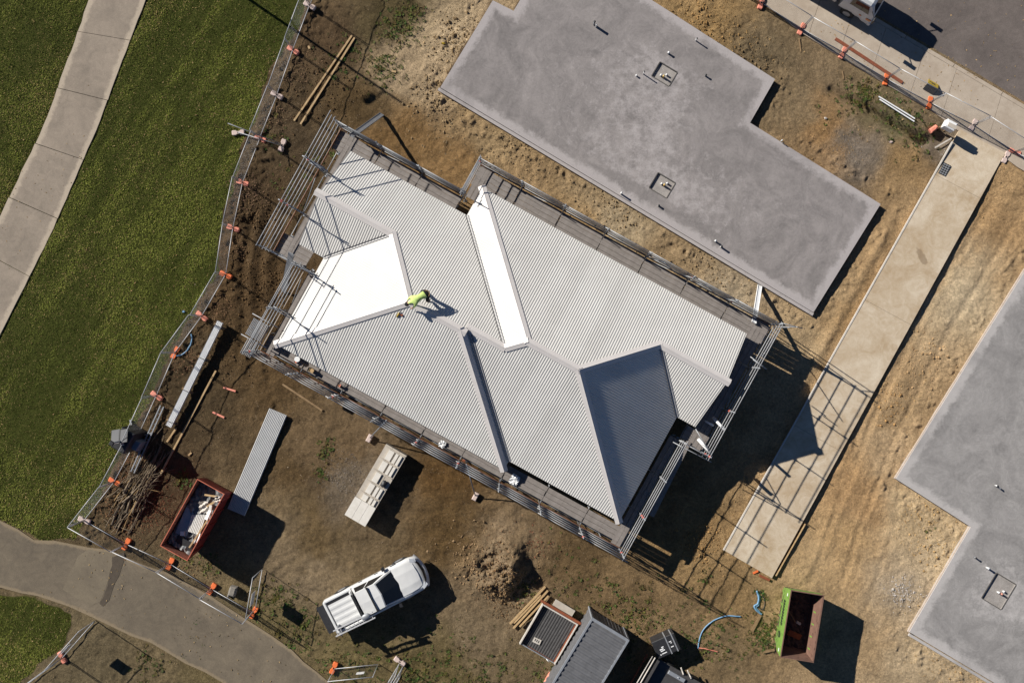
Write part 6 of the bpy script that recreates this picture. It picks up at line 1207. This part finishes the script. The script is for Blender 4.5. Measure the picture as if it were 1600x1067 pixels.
for s_ in (-1, 1): tpane('side_window', [(-1.4, s_ * 0.935, 1.42), (-0.35, s_ * 0.935, 1.40), (-0.55, s_ * 0.885, 1.98), (-1.4, s_ * 0.885, 1.98)])
tpane('windscreen', [(-0.10, -0.80, 1.42), (-0.10, 0.80, 1.42), (-0.39, 0.74, 2.06), (-0.39, -0.74, 2.06)]); mb = MB(); mb.cbox((-1.1, 0, 2.22), (0.9, 1.2, 0.08), 0.03); mb.build('roof_panel', M_car, tk, local=True)
for s_ in (-1, 1):
    M_amb = mat('amber_lens', alb((226, 120, 30)), None, rough=0.3); h_ = MB(); h_.box((-0.06, s_ * 0.80, 0.88), (0.16, 0.28, 0.14)); h_.build('headlight', M_lens, tk, local=True); h_ = MB(); h_.box((-0.16, s_ * 0.935, 0.95), (0.24, 0.05, 0.16)); h_.build('indicator', M_amb, tk, local=True); h_ = MB(); h_.box((-0.62, s_ * 0.945, 0.98), (0.12, 0.04, 0.08)); h_.build('side_repeater', M_amb, tk, local=True)
    h_ = MB(); h_.tube((-0.3, s_ * 0.9, 1.75), (-0.05, s_ * 1.2, 1.8), 0.02, 6); h_.cbox((-0.03, s_ * 1.24, 1.72), (0.08, 0.2, 0.36), 0.02); h_.build('mirror', M_trim, tk, local=True)
    for x in (-1.15, -4.2): w_ = MB(); w_.tube((x, s_ * 0.72, 0.36), (x, s_ * 0.93, 0.36), 0.36, 18); wl = w_.build('wheel', M_rubber, tk, local=True); r_ = MB(); r_.tube((x, s_ * 0.90, 0.36), (x, s_ * 0.942, 0.36), 0.2, 14); r_.build('rim', M_galv, wl, local=True)
mb = MB(); mb.cbox((0.03, 0, 0.5), (0.14, 1.8, 0.26), 0.04); mb.build('bumper', M_car, tk, local=True); mb = MB(); mb.box((-3.0, 0, 0.62), (5.0, 0.8, 0.18)); mb.build('chassis', M_trim, tk, local=True)
mb = MB(); mb.cbox((-3.95, 0, 0.98), (3.9, 2.0, 0.12), 0.02); mb.build('tray', M_dull, tk, local=True)
for s_ in (-1, 1): mb = MB(); mb.box((-3.95, s_ * 0.98, 1.22), (3.9, 0.05, 0.38)); mb.build('tray_side', M_dull, tk, local=True)
mb = MB(); mb.box((-2.03, 0, 1.55), (0.06, 1.9, 1.05)); mb.build('headboard', M_dull, tk, local=True)

# ------------------------------------------------------------------ roofer bending at the ridge
def make_person():
    fr = lambda u, v: EAVE + TP * (V1 - v) + 0.03
    J = {}; E = []
    def j(n, u, v, h, r): J[n] = (UV(u, v, h), r)
    fl = (-4.66, 0.10); fr_ = (-4.28, -0.16)
    hz = fr(-4.6, -0.1) + 0.80
    j('pelvis', -4.50, 0.02, hz, 0.17); j('waist', -4.64, -0.20, hz + 0.10, 0.145); j('chest', -4.83, -0.50, hz + 0.14, 0.175); j('neck', -4.95, -0.70, hz + 0.10, 0.06); j('head', -5.03, -0.80, hz + 0.05, 0.085); j('crown', -5.10, -0.90, hz + 0.01, 0.075)
    for s_, (fu, fv) in (('l', fl), ('r', fr_)):
        k = -1 if s_ == 'l' else 1; g = fr(fu, fv)
        j('hip' + s_, -4.49 + 0.11 * k, 0.03 - 0.05 * k, hz - 0.06, 0.12); j('knee' + s_, fu + (0.02 * k) - 0.09, fv - 0.10, g + 0.47, 0.085); j('ank' + s_, fu, fv, g + 0.09, 0.055); j('toe' + s_, fu - 0.09, fv - 0.16, g + 0.035, 0.038)
        j('sh' + s_, -4.85 + 0.17 * k, -0.53 - 0.10 * k, hz + 0.12, 0.085)
    rz_ = EAVE + TP * (V1 - (-0.685))
    j('elr', -4.72, -0.80, rz_ + 0.36, 0.045); j('war', -4.78, -0.86, rz_ + 0.15, 0.030); j('har', -4.80, -0.88, rz_ + 0.08, 0.034)
    j('ell', -5.12, -0.60, rz_ + 0.38, 0.045); j('wal', -5.14, -0.72, rz_ + 0.16, 0.030); j('hal', -5.14, -0.76, rz_ + 0.09, 0.034)
    E = [('pelvis', 'waist'), ('waist', 'chest'), ('chest', 'neck'), ('neck', 'head'), ('head', 'crown')]
    for s_ in 'lr': E += [('pelvis', 'hip' + s_), ('hip' + s_, 'knee' + s_), ('knee' + s_, 'ank' + s_), ('ank' + s_, 'toe' + s_), ('chest', 'sh' + s_), ('sh' + s_, 'el' + s_), ('el' + s_, 'wa' + s_), ('wa' + s_, 'ha' + s_)]
    for s_ in 'lr':
        c = J['ha' + s_][0]
        for i in range(5):
            a = -0.9 + 0.45 * i; q = c + UV(math.sin(a) * 0.05 - 0.02, -math.cos(a) * 0.05, -0.035); J[f'f{s_}{i}'] = (q, 0.011); J[f't{s_}{i}'] = (q + UV(math.sin(a) * 0.025, -math.cos(a) * 0.025, -0.03 - 0.004 * (i % 3)), 0.009); E += [('ha' + s_, f'f{s_}{i}'), (f'f{s_}{i}', f't{s_}{i}')]
    names = list(J); me = bpy.data.meshes.new('person_skeleton'); me.from_pydata([J[n][0] for n in names], [(names.index(a), names.index(b)) for a, b in E], [])
    o = bpy.data.objects.new('person_tmp', me); COL.objects.link(o); md = o.modifiers.new('skin', 'SKIN'); md.use_smooth_shade = True; ss = o.modifiers.new('sub', 'SUBSURF'); ss.levels = 1; ss.render_levels = 1
    for i, n in enumerate(names): o.data.skin_vertices[0].data[i].radius = (J[n][1], J[n][1]); o.data.skin_vertices[0].data[i].use_root = (n == 'pelvis')
    dg = bpy.context.evaluated_depsgraph_get(); ev = o.evaluated_get(dg); bm2 = bpy.data.meshes.new_from_object(ev); bpy.data.objects.remove(o)
    M_skin = mat('skin', (0.45, 0.25, 0.17), None, rough=0.55); M_vis = mat('hi_vis_shirt', (0.50, 0.66, 0.16), (0.62, 0.76, 0.26), 14, 0.7, 0, 0.4, 30); M_shorts = mat('black_workwear', (0.010, 0.010, 0.011), None, rough=0.8); M_boot = mat('tan_boot', (0.20, 0.12, 0.06), None, rough=0.8)
    def cls(n):
        if n[0] in 'ft' and n[1] in 'lr' and n[2:].isdigit(): return 0
        if n[:3] in ('war', 'har', 'wal', 'hal') or n in ('head',): return 0
        if n in ('waist', 'chest', 'neck') or n[:2] == 'sh' or n[:2] == 'el': return 1
        if n in ('pelvis',) or n[:3] in ('hip', 'kne'): return 2
        if n == 'crown': return 0
        return 3
    for m_ in (M_skin, M_vis, M_shorts, M_boot): bm2.materials.append(m_)
    kk = [(Vector(J[n][0]), cls(n)) for n in names]; off = UV(-4.62, -0.15, fr(-4.6, -0.15))
    for p in bm2.polygons: c = Vector(p.center); p.material_index = min(kk, key=lambda q: (q[0] - c).length)[1]
    for v in bm2.vertices: v.co = v.co - off
    po = bpy.data.objects.new('person', bm2); COL.objects.link(po); po.location = off; ORIG['person'] = off; tag(po, 'roofer in yellow-green shirt and black shorts bending at the ridge', 'person')
    # cap with brim, face features
    hd = J['head'][0]; cr_ = J['crown'][0]; ax = (cr_ - hd).normalized(); rr = []; s1 = ax.cross(UP).normalized(); s2 = s1.cross(ax)
    for t, r_ in ((-0.02, 0.104), (0.04, 0.108), (0.09, 0.095), (0.125, 0.06), (0.14, 0.01)): rr.append([hd + ax * t + s2 * 0.015 + (s1 * math.cos(q * 0.628) + s2 * math.sin(q * 0.628)) * r_ for q in range(10)])
    mb = MB(); mb.loft(rr, caps=False); mb.build('cap', M_shorts, po, True); mb = MB(); mb.obox(hd + ax * 0.05 - s2 * 0.12, ax * 0.05 , s1 * 0.07, s2 * 0.006 + ax * 0.0); mb.build('cap_brim', M_shorts, po)
    fc = hd - s2 * 0.085; mb = MB(); mb.obox(fc + ax * 0.0 - s2 * 0.012, s1 * 0.012, ax * 0.022, s2 * 0.016); mb.build('nose', M_skin, po)
    for e in (-1, 1): mb = MB(); mb.obox(fc + s1 * 0.032 * e + ax * 0.03, s1 * 0.012, ax * 0.006, s2 * 0.004); mb.build('eye', M_shorts, po); mb = MB(); mb.obox(hd + s1 * 0.09 * e, s1 * 0.012, ax * 0.03, s2 * 0.018); mb.build('ear', M_skin, po)
    mb = MB(); mb.obox(fc - ax * 0.035, s1 * 0.022, ax * 0.004, s2 * 0.004); mb.build('mouth', M_boot, po)
    mb = MB(); b_ = J['pelvis'][0]; mb.path([b_ + UV(math.cos(q) * 0.15, math.sin(q) * 0.15, 0.02) for q in np.linspace(0, 6.28, 14)], 0.025, 5); mb.build('tool_belt', M_boot, po)
make_person()
q = P(622, 492, 5.35); u_ = q.dot(HU); v_ = q.dot(HV); q.z = EAVE + TP * (v_ - V0) + 0.05
dr_ = thing('cordless_drill', q, 'yellow handled cordless drill lying on the roof below the roofer', 'power tool'); mb = MB(); mb.tube(q + UV(-0.02, -0.12, -0.07), q + UV(0.0, 0.10, 0.07), 0.035, 8); mb.build('body', M_yel, dr_, True); mb = MB(); mb.tube(q + UV(0.0, 0.10, 0.07), q + UV(0.01, 0.2, 0.12), 0.018, 7); mb.build('chuck', M_black, dr_, True); mb = MB(); mb.tube(q + UV(0.0, 0.04, 0.03), q + UV(0.16, 0.07, 0.03), 0.028, 7); mb.cbox(q + UV(0.17, 0.07, 0.02), (0.09, 0.08, 0.08), 0.015); mb.build('grip', M_rust, dr_)
# odds and ends on the scaffold deck
def deck_item(px, py, parts, label, cat, name):
    q = P(px, py, DECK + 0.05); o = thing(name, q, label, cat)
    for nm, kind, off, sz, m_ in parts:
        mb = MB(); c = q + Vector(off)
        if kind == 'b': mb.cbox(c + UP * sz[2] / 2, sz, min(sz) * 0.15, HA)
        else: mb.tube(c, c + UP * sz[1], sz[0], 10, sz[0] * 1.15)
        mb.build(nm, m_, o)
deck_item(466, 561, (('bucket_body', 't', (0, 0, 0), (0.12, 0.26), M_white), ('lid', 't', (0, 0, 0.26), (0.125, 0.015), M_white), ('spout', 'b', (-0.1, -0.12, 0), (0.14, 0.12, 0.14), M_orange)), 'white and orange bucket on the lower left scaffold deck', 'bucket', 'bucket')
deck_item(487, 578, (('box_body', 'b', (0, 0, 0), (0.24, 0.2, 0.26), M_timber), ('flap', 'b', (-0.1, 0.04, 0.26), (0.1, 0.2, 0.02), M_timber), ('flap', 'b', (0.1, -0.06, 0.26), (0.1, 0.18, 0.02), M_timber)), 'open cardboard box on the lower left scaffold deck', 'box', 'cardboard_box')
deck_item(531, 603, (('body', 'b', (0, 0, 0), (0.16, 0.12, 0.12), M_toe), ('handle', 'b', (0.05, 0.02, 0.12), (0.05, 0.16, 0.1), M_pink)), 'small brown and pink tool on the lower scaffold deck', 'power tool', 'nail_gun')
deck_item(725, 719, (('body', 'b', (0, 0, 0), (0.14, 0.1, 0.1), M_rust), ('battery', 'b', (0.14, -0.06, 0), (0.12, 0.1, 0.12), M_black)), 'small rust and black tool on the lower scaffold deck middle', 'power tool', 'nail_gun')
def rag(px, py, s_, label):
    q = P(px, py, DECK + 0.08); nn = 9; mb = MB(); V2 = []
    for jj in range(nn):
        for i in range(nn): a = (i / 8 - 0.5) * s_; b = (jj / 8 - 0.5) * s_; V2.append(q + UV(a * (1 - 0.3 * abs(b) / s_) + random.uniform(-.02, .02), b + random.uniform(-.02, .02), random.uniform(0, 0.09)))
    mb.add(V2, [(jj * nn + i, jj * nn + i + 1, (jj + 1) * nn + i + 1, (jj + 1) * nn + i) for jj in range(nn - 1) for i in range(nn - 1)]); mb.top('plastic_sheet', M_pvc, q, label, 'sheet')
rag(804, 749, 0.5, 'crumpled white plastic sheet on the scaffold deck at the roof step'); rag(691, 694, 0.34, 'small grey white rag on the lower scaffold deck')
for i, (x, y) in enumerate(((1120, 455), (1056, 448), (562, 613), (1098, 480))): pass
# scattered scraps on the ground
scr = [(693, 69, M_yel, 'yellow scrap beside the upper left slab edge'), (1290, 185, M_dull, 'grey offcut on the sand right of the big slab'), (1392, 222, M_pale, 'pale concrete lump left of the meter box'), (1395, 920, M_dull, 'pale lump left of the right slab'), (1441, 230, M_white, 'white scrap beside the ditch end'), (287, 487, M_blue, 'blue scrap on the lawn outside the fence')]
for x, y, m_, lb in scr:
    q = G(x, y); mb = MB(); V2 = [q + Vector((random.uniform(0.6, 1) * 0.12 * math.cos(k * 1.047), random.uniform(0.6, 1) * 0.09 * math.sin(k * 1.047), 0.0)) for k in range(6)]; V2 += [v + UP * random.uniform(0.05, 0.1) - (v - q) * 0.3 for v in V2]; mb.loft([V2[:6], V2[6:]]); mb.top('scrap', m_, q, lb, 'scrap')
